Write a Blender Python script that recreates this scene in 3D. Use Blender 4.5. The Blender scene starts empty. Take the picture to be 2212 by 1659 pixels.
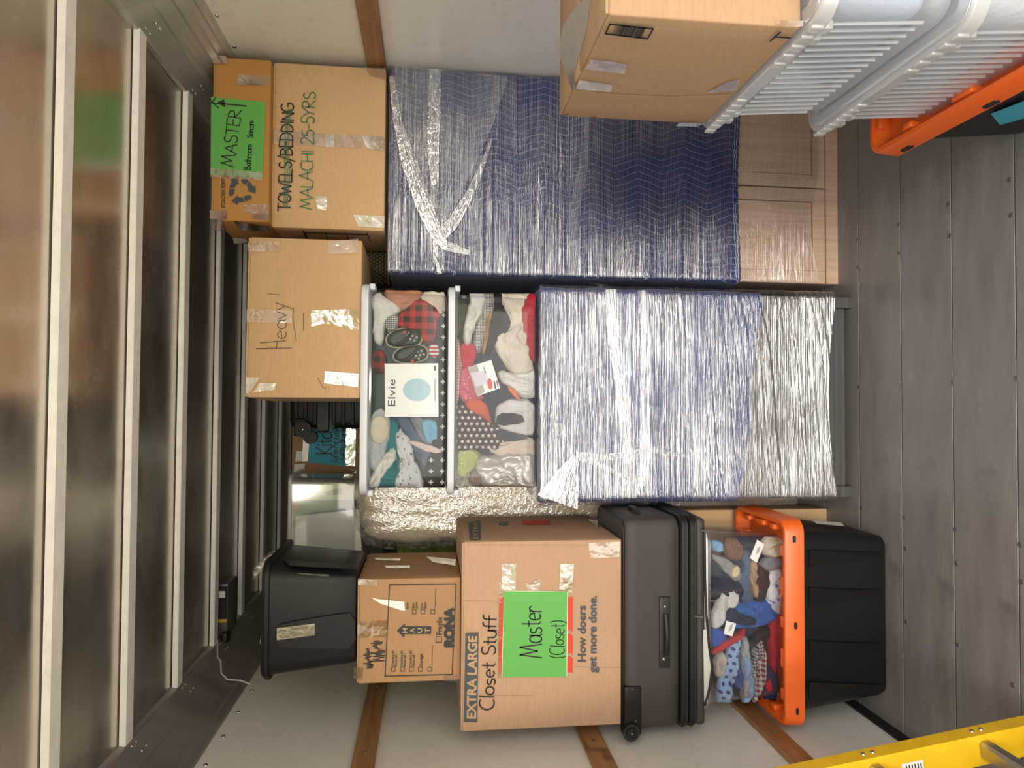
import bpy, bmesh, math, random
import numpy as np
from mathutils import Vector, Matrix

# ------------------------------------------------------------------ camera
SC = bpy.context.scene
C = SC.collection
PI = math.pi
FPX, CXP, CYP, EYE = 1534.0, 1106.0, 829.5, 1.67      # focal length and centre for the 2212x1659 frame, eye height in the truck
dv = np.array([928 - CXP, 868 - CYP, FPX]); dv /= np.linalg.norm(dv)             # the truck's length, seen from the camera
dn = np.array([14000 - CXP, 950 - CYP, FPX]); dn -= dv * dn.dot(dv); dn /= np.linalg.norm(dn)   # straight down
RW = np.stack([np.cross(dn, dv), dv, -dn])
cam_d = bpy.data.cameras.new('camera'); cam = bpy.data.objects.new('camera', cam_d); C.objects.link(cam)
cam_d.sensor_width = 36.0; cam_d.lens = FPX / 2212 * 36; cam_d.clip_start = 0.02
ax = [RW @ np.array(v) for v in ((1., 0, 0), (0, -1., 0), (0, 0, -1.))]
cam.matrix_world = Matrix([[ax[0][i], ax[1][i], ax[2][i], (0, 0, EYE)[i]] for i in range(3)] + [[0, 0, 0, 1]])
SC.camera = cam

# ------------------------------------------------------------------ daylight from the open rear door (behind the camera)
vs = SC.view_settings
vs.view_transform = 'Standard'; vs.look = 'None'; vs.gamma = 1.0; vs.use_curve_mapping = False
vs.exposure = 0.45
W = bpy.data.worlds.new('day_sky'); SC.world = W; W.use_nodes = True
wn, wl = W.node_tree.nodes, W.node_tree.links
wn.clear()
def wnode(t, **k):
    n = wn.new(t)
    for a, b in k.items(): setattr(n, a, b)
    return n
tc = wnode('ShaderNodeTexCoord'); sep = wnode('ShaderNodeSeparateXYZ'); wl.new(tc.outputs['Generated'], sep.inputs[0])
nz = wnode('ShaderNodeTexNoise'); nz.inputs['Scale'].default_value = 2.2; nz.inputs['Detail'].default_value = 5; wl.new(tc.outputs['Generated'], nz.inputs['Vector'])
cr = wnode('ShaderNodeValToRGB'); wl.new(nz.outputs['Fac'], cr.inputs[0])
cr.color_ramp.elements[0].position = 0.33; cr.color_ramp.elements[0].color = (0.42, 0.62, 1.0, 1)
cr.color_ramp.elements[1].position = 0.47; cr.color_ramp.elements[1].color = (1.0, 0.95, 0.88, 1)
gr = wnode('ShaderNodeValToRGB'); wl.new(nz.outputs['Fac'], gr.inputs[0])          # lawn and driveway
gr.color_ramp.elements[0].position = 0.46; gr.color_ramp.elements[0].color = (0.60, 0.555, 0.50, 1)
gr.color_ramp.elements[1].position = 0.52; gr.color_ramp.elements[1].color = (0.40, 0.40, 0.24, 1)
tr = wnode('ShaderNodeRGB'); tr.outputs[0].default_value = (0.10, 0.13, 0.055, 1)  # tree line
def wmap(a, b, src):
    m = wnode('ShaderNodeMapRange'); m.inputs['From Min'].default_value = a; m.inputs['From Max'].default_value = b
    wl.new(src, m.inputs['Value']); return m.outputs[0]
def wmix(f, a, b):
    m = wnode('ShaderNodeMix'); m.data_type = 'RGBA'
    wl.new(f, m.inputs['Factor']); wl.new(a, m.inputs['A']); wl.new(b, m.inputs['B']); return m.outputs['Result']
el = wnode('ShaderNodeMath', operation='MULTIPLY_ADD'); wl.new(nz.outputs['Fac'], el.inputs[0]); el.inputs[1].default_value = -0.25; wl.new(sep.outputs['Z'], el.inputs[2])
low = wmix(wmap(-0.06, -0.03, sep.outputs['Z']), gr.outputs[0], tr.outputs[0])
sky = wmix(wmap(-0.02, 0.06, el.outputs[0]), low, cr.outputs[0])
bg = wnode('ShaderNodeBackground'); wl.new(sky, bg.inputs['Color']); bg.inputs['Strength'].default_value = 4.0
wo = wnode('ShaderNodeOutputWorld'); wl.new(bg.outputs[0], wo.inputs['Surface'])
DOOR_Y = -0.25
pl = bpy.data.lights.new('door_daylight', 'AREA'); pl.shape = 'RECTANGLE'; pl.size = 2.46; pl.size_y = 2.68; pl.cycles.is_portal = True
po = bpy.data.objects.new('door_daylight', pl); C.objects.link(po); po.location = (0.06, DOOR_Y, 1.35); po.rotation_euler = (PI / 2, 0, 0)

sd = bpy.data.lights.new('hazy_sun', 'SUN'); sd.energy = 1.15; sd.angle = math.radians(15); sd.color = (1.0, 0.90, 0.76)
so = bpy.data.objects.new('hazy_sun', sd); C.objects.link(so); so.location = (0, -6, 3); so.rotation_euler = Vector((-0.03, 1.0, -0.21)).to_track_quat('-Z', 'Y').to_euler()

# ------------------------------------------------------------------ helpers
def ray(px, py): return RW @ np.array([px - CXP, py - CYP, FPX])
def at(px, py, Y):
    w = ray(px, py); w = w * (Y / w[1]); return Vector((w[0], w[1], w[2] + EYE))
def atX(px, py, X):
    w = ray(px, py); w = w * (X / w[0]); return Vector((w[0], w[1], w[2] + EYE))
def atZ(px, py, Z):
    w = ray(px, py); w = w * ((Z - EYE) / w[2]); return Vector((w[0], w[1], w[2] + EYE))
def onY(Y): return lambda p, q, e=0.0: at(p, q, Y - e)
def onX(X, s=-1): return lambda p, q, e=0.0: atX(p, q, X + s * e)

def root_loc(o):
    while o is not None and o.parent is not None: o = o.parent
    return Vector(o.location) if o is not None else Vector((0, 0, 0))
def obj(name, bm, m, parent=None, smooth=False, base=None):
    me = bpy.data.meshes.new(name)
    loc = root_loc(parent) if parent else (Vector(base) if base else Vector((0, 0, 0)))
    if isinstance(bm, tuple):
        vs_, fs_ = bm
        me.from_pydata([tuple(Vector(v) - loc) for v in vs_], [], fs_)
    else:
        bm.to_mesh(me); bm.free(); me.transform(Matrix.Translation(-loc))
    if smooth:
        me.polygons.foreach_set('use_smooth', [True] * len(me.polygons))
        if smooth != 'all': me.set_sharp_from_angle(angle=0.7)
    me.materials.append(m)
    o = bpy.data.objects.new(name, me); C.objects.link(o)
    if parent: o.parent = parent
    else: o.location = loc
    return o
def tag(o, label=None, cat=None, group=None, kind=None):
    if label: o['label'] = label
    if cat: o['category'] = cat
    if group: o['group'] = group
    if kind: o['kind'] = kind
    return o
def thing(name, label, cat, loc, group=None):
    o = bpy.data.objects.new(name, None); C.objects.link(o); o.location = loc; o.empty_display_size = 0.05
    return tag(o, label, cat, group)
def struct(name, bm, m, smooth=False):
    return tag(obj(name, bm, m, None, smooth), kind='structure')

def NB(): return bmesh.new()
def box(bm, lo, hi, r=0.0, seg=2):
    lo, hi = Vector(lo), Vector(hi)
    t = bmesh.new(); bmesh.ops.create_cube(t, size=1.0)
    for v in t.verts: v.co = Vector([lo[i] + (v.co[i] + 0.5) * (hi[i] - lo[i]) for i in range(3)])
    if r > 0: bmesh.ops.bevel(t, geom=list(t.edges), offset=r, segments=seg, profile=0.5, affect='EDGES')
    merge(bm, t); return bm
def merge(bm, t, mtx=None):
    mp = {}
    for v in t.verts: mp[v] = bm.verts.new(mtx @ v.co if mtx else v.co)
    for f in t.faces:
        try: bm.faces.new([mp[v] for v in f.verts])
        except ValueError: pass
    t.free()
def cyl(bm, a, b, r, n=16, r2=None):
    a, b = Vector(a), Vector(b); d = (b - a); L = d.length
    t = bmesh.new(); bmesh.ops.create_cone(t, cap_ends=True, segments=n, radius1=r, radius2=r if r2 is None else r2, depth=L)
    q = Vector((0, 0, 1)).rotation_difference(d.normalized())
    merge(bm, t, Matrix.Translation((a + b) / 2) @ q.to_matrix().to_4x4()); return bm
def tube(bm, pts, r, n=8, closed=False):
    pts = [Vector(p) for p in pts]; rings = []
    N = len(pts); up = None
    for i, p in enumerate(pts):
        d = (pts[(i + 1) % N] - pts[i - 1]) if closed else (pts[min(i + 1, N - 1)] - pts[max(i - 1, 0)])
        d.normalize()
        if up is None: up = Vector((0, 0, 1)) if abs(d.z) < 0.9 else Vector((1, 0, 0))
        s = d.cross(up); s.normalize(); u = s.cross(d); up = u
        rr = r[i] if isinstance(r, (list, tuple)) else r
        rings.append([bm.verts.new(p + (s * math.cos(2 * PI * k / n) + u * math.sin(2 * PI * k / n)) * rr) for k in range(n)])
    for i in range(N if closed else N - 1):
        A, B = rings[i], rings[(i + 1) % N]
        for k in range(n): bm.faces.new((A[k], A[(k + 1) % n], B[(k + 1) % n], B[k]))
    if not closed:
        bm.faces.new(rings[0][::-1]); bm.faces.new(rings[-1])
    return bm
def rrect(cx, cy, hx, hy, r, n=5):
    out = []
    for sx, sy, a0 in ((1, 1, 0), (-1, 1, PI / 2), (-1, -1, PI), (1, -1, 1.5 * PI)):
        for k in range(n + 1):
            a = a0 + k * PI / 2 / n
            out.append((cx + sx * (hx - r) + r * math.cos(a), cy + sy * (hy - r) + r * math.sin(a)))
    return out
def loft(bm, loops, cap0=True, cap1=True):
    R = [[bm.verts.new(p) for p in L] for L in loops]
    n = len(R[0])
    for A, B in zip(R, R[1:]):
        for k in range(n): bm.faces.new((A[k], A[(k + 1) % n], B[(k + 1) % n], B[k]))
    if cap0: bm.faces.new(R[0][::-1])
    if cap1: bm.faces.new(R[-1])
    return R
def prism(bm, pts, off):
    """polygon of 3-D points pushed along off"""
    off = Vector(off); A = [bm.verts.new(p) for p in pts]; B = [bm.verts.new(Vector(p) + off) for p in pts]; n = len(A)
    bm.faces.new(A); bm.faces.new(B[::-1])
    for k in range(n): bm.faces.new((A[k], B[k], B[(k + 1) % n], A[(k + 1) % n]))
    return bm
def patch(bm, s, poly, e=0.0006, back=0.0008):
    """flat thing lying on a surface s, outline given where the photo shows it"""
    a = [s(p, q, e) for p, q in poly]; b = [s(p, q, e - back) for p, q in poly]
    n = len(poly); A = [bm.verts.new(v) for v in a]; B = [bm.verts.new(v) for v in b]
    bm.faces.new(A); bm.faces.new(B[::-1])
    for k in range(n): bm.faces.new((A[k], B[k], B[(k + 1) % n], A[(k + 1) % n]))
    return bm
def rect(x0, y0, x1, y1): return [(x0, y0), (x1, y0), (x1, y1), (x0, y1)]
def zm(ox, oy, k): return lambda *pts: [(ox + a / k, oy + b / k) for a, b in pts]
def line(bm, s, pts, w, e=0.0007):
    """ink stroke of half-width w (photo pixels) on surface s"""
    for (x0, y0), (x1, y1) in zip(pts, pts[1:]):
        dx, dy = x1 - x0, y1 - y0; L = math.hypot(dx, dy) or 1e-6
        tx, ty = dx / L * w * .6, dy / L * w * .6; nx, ny = -dy / L * w, dx / L * w
        q = [(x0 - tx + nx, y0 - ty + ny), (x0 - tx - nx, y0 - ty - ny), (x1 + tx - nx, y1 + ty - ny), (x1 + tx + nx, y1 + ty + ny)]
        bm.faces.new([bm.verts.new(s(a, b, e)) for a, b in q])

# hand lettering: single-stroke letters, cap height 1
def arc(cx, cy, rx, ry, a0, a1, n=9):
    return [(cx + rx * math.cos(math.radians(a0 + (a1 - a0) * k / (n - 1))), cy + ry * math.sin(math.radians(a0 + (a1 - a0) * k / (n - 1)))) for k in range(n)]
G = {
 'A': (.8, [[(0, 0), (.38, 1), (.75, 0)], [(.12, .38), (.66, .38)]]), 'B': (.7, [[(.05, 0), (.05, 1)], [(.05, 1)] + arc(.2, .77, .35, .23, 90, -90), [(.05, .54)] + arc(.2, .27, .42, .27, 90, -90) + [(.05, 0)]]),
 'C': (.75, [arc(.45, .5, .42, .52, 60, 300, 12)]), 'D': (.75, [[(.05, 0), (.05, 1)], [(.05, 1)] + arc(.15, .5, .52, .5, 90, -90) + [(.05, 0)]]),
 'E': (.6, [[(.55, 1), (.05, 1), (.05, 0), (.58, 0)], [(.05, .52), (.48, .52)]]), 'F': (.6, [[(.55, 1), (.05, 1), (.05, 0)], [(.05, .52), (.48, .52)]]),
 'G': (.8, [arc(.42, .5, .4, .5, 55, 330, 12) + [(.76, .45), (.45, .45)]]), 'H': (.75, [[(.05, 0), (.05, 1)], [(.65, 0), (.65, 1)], [(.05, .5), (.65, .5)]]),
 'I': (.25, [[(.1, 0), (.1, 1)]]), 'K': (.7, [[(.05, 0), (.05, 1)], [(.6, 1), (.07, .45), (.65, 0)]]), 'L': (.6, [[(.05, 1), (.05, 0), (.55, 0)]]),
 'M': (1., [[(.0, 0), (.2, 1), (.45, .2), (.72, 1), (.92, 0)]]), 'N': (.75, [[(.05, 0), (.05, 1), (.65, 0), (.65, 1)]]), 'O': (.8, [arc(.4, .5, .36, .5, 90, 450, 14)]),
 'P': (.65, [[(.05, 0), (.05, 1)], [(.05, 1)] + arc(.2, .75, .35, .25, 90, -90) + [(.05, .5)]]), 'R': (.7, [[(.05, 0), (.05, 1)], [(.05, 1)] + arc(.2, .75, .35, .25, 90, -90) + [(.05, .5), (.62, 0)]]),
 'S': (.65, [arc(.32, .75, .26, .25, 40, 270, 8) + arc(.32, .25, .28, .25, 90, -150, 8)]), 'T': (.7, [[(0, 1), (.65, 1)], [(.32, 1), (.32, 0)]]),
 'U': (.75, [[(.05, 1)] + arc(.35, .32, .3, .32, 180, 360) + [(.65, 1)]]), 'W': (1., [[(0, 1), (.22, 0), (.45, .75), (.68, 0), (.9, 1)]]), 'Y': (.7, [[(0, 1), (.32, .5), (.65, 1)], [(.32, .5), (.2, 0)]]),
 'a': (.62, [arc(.28, .29, .25, .29, 60, 420, 12), [(.53, .58), (.53, .1), (.6, 0)]]), 'b': (.6, [[(.05, 1), (.05, 0)], arc(.28, .28, .24, .28, 180, -180, 12)]), 'c': (.55, [arc(.3, .29, .27, .29, 55, 310)]),
 'd': (.62, [arc(.28, .29, .25, .29, 60, 420, 12), [(.53, 1), (.53, 0)]]), 'e': (.58, [[(.05, .3), (.5, .34)] + arc(.28, .3, .24, .28, 10, 310)]), 'f': (.45, [arc(.35, .8, .18, .2, 60, 180, 6) + [(.17, 0)], [(0, .55), (.4, .55)]]),
 'g': (.6, [arc(.28, .3, .25, .28, 60, 420, 12), [(.53, .58), (.5, -.3), (.2, -.38), (.08, -.25)]]), 'h': (.6, [[(.05, 1), (.05, 0)], arc(.28, .33, .22, .25, 180, 0, 7) + [(.5, 0)]]), 'i': (.22, [[(.1, .58), (.1, 0)], [(.1, .8), (.11, .86)]]),
 'k': (.55, [[(.05, 1), (.05, 0)], [(.45, .6), (.07, .28), (.48, 0)]]), 'l': (.22, [[(.1, 1), (.1, 0)]]), 'm': (.85, [[(.05, .58), (.05, 0)], arc(.24, .36, .18, .22, 180, 0, 6) + [(.42, 0)], arc(.6, .36, .18, .22, 180, 0, 6) + [(.78, 0)]]),
 'n': (.6, [[(.05, .58), (.05, 0)], arc(.28, .34, .22, .24, 180, 0, 7) + [(.5, 0)]]), 'o': (.6, [arc(.28, .29, .25, .29, 90, 450, 12)]), 'r': (.42, [[(.05, .58), (.05, 0)], arc(.25, .34, .19, .24, 170, 40, 6)]),
 's': (.5, [arc(.25, .43, .18, .15, 40, 270, 7) + arc(.25, .14, .19, .14, 90, -150, 7)]), 't': (.42, [[(.2, .95), (.2, .08), (.34, 0)], [(.02, .6), (.38, .6)]]), 'u': (.6, [[(.05, .58)] + arc(.28, .22, .22, .22, 180, 340, 7) + [(.5, .58), (.52, 0)]]),
 'v': (.5, [[(0, .58), (.22, 0), (.45, .58)]]), 'y': (.55, [[(.03, .58), (.25, .05)], [(.5, .6), (.1, -.4)]]), '2': (.65, [arc(.3, .74, .26, .26, 160, -40, 8) + [(.05, 0), (.6, 0)]]), '5': (.6, [[(.52, 1), (.12, 1), (.08, .58)] + arc(.27, .3, .27, .3, 115, -150, 9)]),
 '-': (.5, [[(.08, .45), (.42, .45)]]), '/': (.5, [[(0, -.25), (.45, 1.15)]]), '(': (.35, [arc(.45, .45, .38, .7, 120, 240, 7)]), ')': (.35, [arc(-.1, .45, .38, .7, 60, -60, 7)]), ',': (.25, [[(.12, .05), (.05, -.15)]]), '.': (.2, [[(.08, 0), (.1, .03)]]), ' ': (.45, []),
}
def hand(bm, s, text, x, y0, y1, h, w=1.3, tilt=0.0, seed=1, e=0.0007):
    """handwriting along the surface: baseline at photo column x, running from row y0 to row y1, letters h pixels tall"""
    rnd = random.Random(seed); tot = sum(G[c][0] for c in text) or 1; L = abs(y0 - y1); sg = 1 if y0 > y1 else -1
    k = L / tot; pos = 0.0; ca, sa = math.cos(tilt), math.sin(tilt)
    for c in text:
        jw, jh = rnd.uniform(-.03, .03), rnd.uniform(.93, 1.07)
        for st in G[c][1]:
            P = []
            for gx, gy in st:
                a, b = (pos + gx * k) , (gy + jw) * h * jh
                P.append((x - sg * (a * sa + b * ca), y0 - sg * (a * ca - b * sa)))
            line(bm, s, P, w, e)
        pos += G[c][0] * k
def printed(bm, s, text, x, y0, y1, h, bold=0.0, tilt=0.0, e=0.0007):
    """printed lettering, the same way, from the built-in typeface; bold thickens it by overprinting"""
    cu = bpy.data.curves.new('lettering', 'FONT'); cu.body = text; cu.resolution_u = 3
    to = bpy.data.objects.new('lettering', cu); me = bpy.data.meshes.new_from_object(to)
    co = np.array([v.co[:2] for v in me.vertices]); x0, x1 = co[:, 0].min(), co[:, 0].max(); hh = 0.69
    sg = 1 if y0 > y1 else -1; k = abs(y0 - y1) / (x1 - x0); ca, sa = math.cos(tilt), math.sin(tilt)
    B = bold * 1.6
    for n_, (bx, by) in enumerate(((0, 0), (B, 0), (-B, 0), (0, B), (0, -B), (B * .7, B * .7), (-B * .7, -B * .7)) if bold else ((0, 0),)):
        V = []
        for gx, gy in co:
            a, b = (gx - x0 + bx) * k, (gy + by) / hh * h
            V.append(bm.verts.new(s(x - sg * (a * sa + b * ca), y0 - sg * (a * ca - b * sa), e + n_ * .00004)))
        for p in me.polygons:
            try: bm.faces.new([V[i] for i in p.vertices])
            except ValueError: pass
    bpy.data.objects.remove(to); bpy.data.curves.remove(cu); bpy.data.meshes.remove(me)

# ------------------------------------------------------------------ materials
class MT:
    def __init__(s, name):
        s.m = bpy.data.materials.new(name); s.m.use_nodes = True; s.t = s.m.node_tree; s.N, s.L = s.t.nodes, s.t.links
        s.p = s.N['Principled BSDF']; s.out = s.N['Material Output']; s.co = None
    def n(s, t, ins=None, **k):
        nd = s.N.new(t)
        for a, b in k.items(): setattr(nd, a, b)
        for a, b in (ins or {}).items(): s.put(nd.inputs[a], b)
        return nd
    def put(s, sock, v):
        if isinstance(v, bpy.types.NodeSocket): s.L.new(v, sock)
        elif isinstance(v, (tuple, list)) and len(v) == 3 and sock.type == 'RGBA': sock.default_value = (*v, 1)
        else: sock.default_value = v
    def obj(s):
        if s.co is None: s.co = s.n('ShaderNodeTexCoord').outputs['Object']
        return s.co
    def mapping(s, scale, rot=(0, 0, 0)): return s.n('ShaderNodeMapping', {'Vector': s.obj(), 'Scale': scale, 'Rotation': rot}).outputs[0]
    def noise(s, scale, detail=3, vec=None, rough=.5, dist=0.0):
        return s.n('ShaderNodeTexNoise', {'Vector': vec if vec is not None else s.obj(), 'Scale': scale, 'Detail': detail, 'Roughness': rough, 'Distortion': dist}).outputs['Fac']
    def math(s, op, a, b=0.0, c=0.0):
        nd = s.n('ShaderNodeMath', operation=op); s.put(nd.inputs[0], a); s.put(nd.inputs[1], b); s.put(nd.inputs[2], c); return nd.outputs[0]
    def ramp(s, f, stops):
        nd = s.n('ShaderNodeValToRGB', {'Fac': f}); el = nd.color_ramp.elements
        while len(el) < len(stops): el.new(0.5)
        for e, (p, c) in zip(el, stops): e.position = p; e.color = (*c, 1) if len(c) == 3 else c
        return nd.outputs[0]
    def val(s, f, a, b, c=0., d=1.): return s.n('ShaderNodeMapRange', {'Value': f, 'From Min': a, 'From Max': b, 'To Min': c, 'To Max': d}).outputs[0]
    def mix(s, f, a, b):
        nd = s.n('ShaderNodeMix', data_type='RGBA'); s.put(nd.inputs['Factor'], f); s.put(nd.inputs['A'], a); s.put(nd.inputs['B'], b); return nd.outputs['Result']
    def bump(s, h, strength=.3, dist=.002): 
        nd = s.n('ShaderNodeBump', {'Height': h, 'Strength': strength, 'Distance': dist}); return nd.outputs[0]
    def xyz(s):
        nd = s.n('ShaderNodeSeparateXYZ', {0: s.obj()}); return nd.outputs
    def set(s, **k):
        al = dict(col='Base Color', rough='Roughness', metal='Metallic', norm='Normal', spec='Specular IOR Level', coat='Coat Weight', alpha='Alpha', trans='Transmission Weight', sss='Subsurface Weight', sheen='Sheen Weight')
        for a, b in k.items(): s.put(s.p.inputs[al[a]], b)
        return s
def plain(name, col, rough=.5, metal=0., var=.0, vs=6., bump=0., bs=60., spec=.5, dist=.002):
    t = MT(name); c = col
    if var: c = t.mix(t.val(t.noise(vs, 4), .3, .7), tuple(x * (1 - var) for x in col), tuple(min(1, x * (1 + var)) for x in col))
    t.set(col=c, rough=rough, metal=metal, spec=spec)
    if bump: t.set(norm=t.bump(t.noise(bs, 3), bump, dist))
    return t.m
def cardboard(name, col, stretch=1.0):
    t = MT(name)
    fib = t.noise(1, 4, t.mapping((25, 25, 160))); big = t.noise(2.2, 3)
    c = t.mix(t.val(fib, .3, .7), tuple(x * .93 for x in col), tuple(x * 1.05 for x in col))
    c = t.mix(t.val(big, .45, .75), c, tuple(x * .9 for x in col))
    flute = t.noise(1, 1, t.mapping((160 * stretch, 160 * stretch, 6)))
    h = t.math('ADD', t.math('MULTIPLY', flute, .5), t.math('MULTIPLY', t.noise(5, 3), 2.0))
    t.set(col=c, rough=.72, spec=.25, norm=t.bump(h, .16, .004)); return t.m
def fabric(name, col, kind=None, col2=(1, 1, 1), sc=1.0, rough=.9):
    t = MT(name); X, Y, Z = t.xyz(); c = col
    def saw(v, k): return t.math('FRACT', t.math('MULTIPLY', v, k))
    if kind in ('stripe', 'hstripe'): c = t.mix(t.math('GREATER_THAN', saw(X if kind == 'stripe' else Z, 60 * sc), .5), col, col2)
    elif kind in ('check', 'gingham'):
        a = t.math('GREATER_THAN', saw(X, 60 * sc), .5); b = t.math('GREATER_THAN', saw(Z, 60 * sc), .5)
        c = t.mix(t.math('MULTIPLY', t.math('ADD', a, b), .5), col, col2)
    elif kind == 'dots':
        u = t.math('SUBTRACT', saw(X, 40 * sc), .5); v = t.math('SUBTRACT', saw(t.math('ADD', Z, t.math('MULTIPLY', t.math('FLOOR', t.math('MULTIPLY', X, 40 * sc)), .0125 / sc)), 40 * sc), .5)
        d = t.math('ADD', t.math('MULTIPLY', u, u), t.math('MULTIPLY', v, v)); c = t.mix(t.math('LESS_THAN', d, .07), col, col2)
    elif kind == 'cross':
        u = t.math('ABSOLUTE', t.math('SUBTRACT', saw(X, 22 * sc), .5)); v = t.math('ABSOLUTE', t.math('SUBTRACT', saw(Z, 22 * sc), .5))
        d = t.math('MAXIMUM', t.math('LESS_THAN', t.math('MAXIMUM', t.math('MULTIPLY', u, .3), v), .06), t.math('LESS_THAN', t.math('MAXIMUM', t.math('MULTIPLY', v, .3), u), .06)); c = t.mix(d, col, col2)
    elif kind == 'motif':
        vo = t.n('ShaderNodeTexVoronoi', {'Vector': t.obj(), 'Scale': 45 * sc}).outputs['Distance']; c = t.mix(t.math('LESS_THAN', vo, .22), col, col2)
    nzv = t.noise(9, 4); c2 = t.mix(t.val(nzv, .3, .75), c, t.mix(.22, c, (0, 0, 0)))
    t.set(col=c2, rough=rough, spec=.2, norm=t.bump(t.math('ADD', t.math('MULTIPLY', t.noise(220, 2), .1), t.noise(24, 4, None, .6, 1.0)), .7, .012)); return t.m
def clear_plastic(name, tint=(.93, .95, .97), haze=.10, gloss=.14, rough=.06, hazecol=(.85, .9, .97), bumps=.0):
    """thin translucent plastic: see-through, a little milky, a little shiny"""
    t = MT(name); t.N.remove(t.p)
    nrm = t.bump(t.noise(14, 3), bumps, .004) if bumps else None
    tr_ = t.n('ShaderNodeBsdfTransparent', {'Color': tint}).outputs[0]
    df = t.n('ShaderNodeBsdfDiffuse', {'Color': hazecol}).outputs[0]; tl = t.n('ShaderNodeBsdfTranslucent', {'Color': hazecol}).outputs[0]
    mk = t.n('ShaderNodeMixShader', {0: .5, 1: df, 2: tl}).outputs[0]
    gl = t.n('ShaderNodeBsdfGlossy', {'Color': (1, 1, 1), 'Roughness': rough}); 
    if nrm is not None: t.put(gl.inputs['Normal'], nrm)
    lw = t.n('ShaderNodeLayerWeight', {'Blend': .25}).outputs['Facing']
    a = t.n('ShaderNodeMixShader', {0: haze, 1: tr_, 2: mk}).outputs[0]
    b = t.n('ShaderNodeMixShader', {0: t.val(lw, 0, 1, gloss, min(1, gloss + .5)), 1: a, 2: gl.outputs[0]}).outputs[0]
    t.L.new(b, t.out.inputs['Surface']); return t.m
def stretch_film(name, lo=.10, hi=.5, haze=.05, fine=.6, rough=.10, scl=(4, 4, 260), rot=(0, 0, 0), tint=(.96, .97, 1)):
    """stretch wrap: layered see-through film with fine pulled wrinkles that catch the daylight"""
    t = MT(name); t.N.remove(t.p)
    v = t.mapping(scl, rot); f1 = t.noise(1, 3, v, .6); big = t.noise(3.0, 3)
    dens = t.math('MULTIPLY', t.val(f1, .35, .75), t.val(big, .36, .64, .15, 1.0))
    nrm = t.bump(f1, fine, .006)
    tr_ = t.n('ShaderNodeBsdfTransparent', {'Color': tint}).outputs[0]
    df = t.n('ShaderNodeBsdfDiffuse', {'Color': (.95, .96, 1)}).outputs[0]
    gl = t.n('ShaderNodeBsdfGlossy', {'Color': (1, 1, 1), 'Roughness': rough, 'Normal': nrm}).outputs[0]
    a = t.n('ShaderNodeMixShader', {0: t.math('MULTIPLY', dens, haze * 2), 1: tr_, 2: df}).outputs[0]
    b = t.n('ShaderNodeMixShader', {0: t.val(dens, 0, .8, lo, hi), 1: a, 2: gl}).outputs[0]
    t.L.new(b, t.out.inputs['Surface']); return t.m
M = {}
M['card'] = cardboard('cardboard_kraft', (.40, .255, .15)); M['card_tan'] = cardboard('cardboard_tan', (.60, .385, .215))
M['card_orange'] = cardboard('cardboard_orange', (.49, .245, .075)); M['card_dark'] = cardboard('cardboard_brown', (.40, .235, .125))
M['card_pink'] = cardboard('cardboard_pinkish', (.47, .30, .195))
M['tape'] = clear_plastic('packing_tape', (.94, .9, .84), .05, .13, .10, (.85, .8, .7), bumps=.9)
M['tape_brown'] = clear_plastic('brown_packing_tape', (.72, .55, .36), .12, .16, .12, (.5, .3, .12), bumps=.5)
M['tape_white'] = clear_plastic('frosted_tape', (.92, .88, .8), .17, .26, .12, (.85, .78, .62), bumps=1.0)
M['paper_green'] = plain('green_paper', (.11, .40, .08), .55, bump=.1, bs=8); M['paper_white'] = plain('white_paper', (.8, .79, .76), .6)
M['paper_blue'] = plain('blue_paper', (.03, .36, .55), .55)
M['ink'] = plain('black_ink', (.012, .012, .014), .5); M['ink_green'] = plain('green_marker', (.03, .19, .09), .5); M['ink_grey'] = plain('slate_print', (.055, .065, .075), .6)
M['ink_red'] = plain('orange_red_print', (.62, .05, .02), .6); M['ink_card'] = plain('bare_card_lettering', (.46, .29, .16), .7)
M['ink_pen'] = plain('thin_pen', (.06, .05, .05), .5)
M['black_plastic'] = plain('black_plastic', (.009, .009, .010), .42, bump=.15, bs=400, dist=.0006, spec=.28); M['black_matte'] = plain('black_trim', (.008, .008, .009), .5)
M['orange'] = plain('orange_plastic', (.72, .115, .010), .38, bump=.08, bs=300, dist=.0006)
M['white_plastic'] = plain('white_plastic', (.74, .75, .78), .35); M['grey_lid'] = plain('pale_grey_lid', (.62, .64, .69), .38)
M['steel'] = plain('bright_screw', (.6, .58, .55), .3, 1.0); M['dull_screw'] = plain('dull_screw', (.16, .15, .145), .45, .6)
# ------------------------------------------------------------------ materials of the truck
def metal_sheet(name, col, r0, r1, dents=.25, dsc=5.0, metal=1.):
    t = MT(name); n1 = t.noise(1, 3, t.mapping((2, 5, 2))); n2 = t.noise(40, 4)
    c = t.mix(t.val(n1, .35, .7), tuple(x * .72 for x in col), col)
    h = t.math('ADD', t.noise(dsc, 2), t.math('MULTIPLY', t.noise(26, 2), .03))
    t.set(col=c, metal=metal, rough=t.val(t.math('ADD', t.math('MULTIPLY', n1, .92), t.math('MULTIPLY', n2, .08)), .3, .7, r0, r1), norm=t.bump(h, dents, .02)); return t.m
M['roof'] = metal_sheet('bare_aluminium_roof', (.74, .67, .59), .17, .32, .10, metal=.9)
M['bow'] = plain('grey_white_bow', (.90, .87, .83), .42, .0, var=.06, vs=18)
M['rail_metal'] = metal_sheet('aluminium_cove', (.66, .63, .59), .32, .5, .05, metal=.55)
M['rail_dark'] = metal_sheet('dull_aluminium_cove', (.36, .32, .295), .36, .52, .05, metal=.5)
t = MT('white_wall_liner')
sc_ = t.noise(1, 5, t.mapping((2, 1.2, 3)), .6); c = t.mix(t.val(sc_, .3, .8), (.84, .81, .765), (.75, .715, .665))
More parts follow.
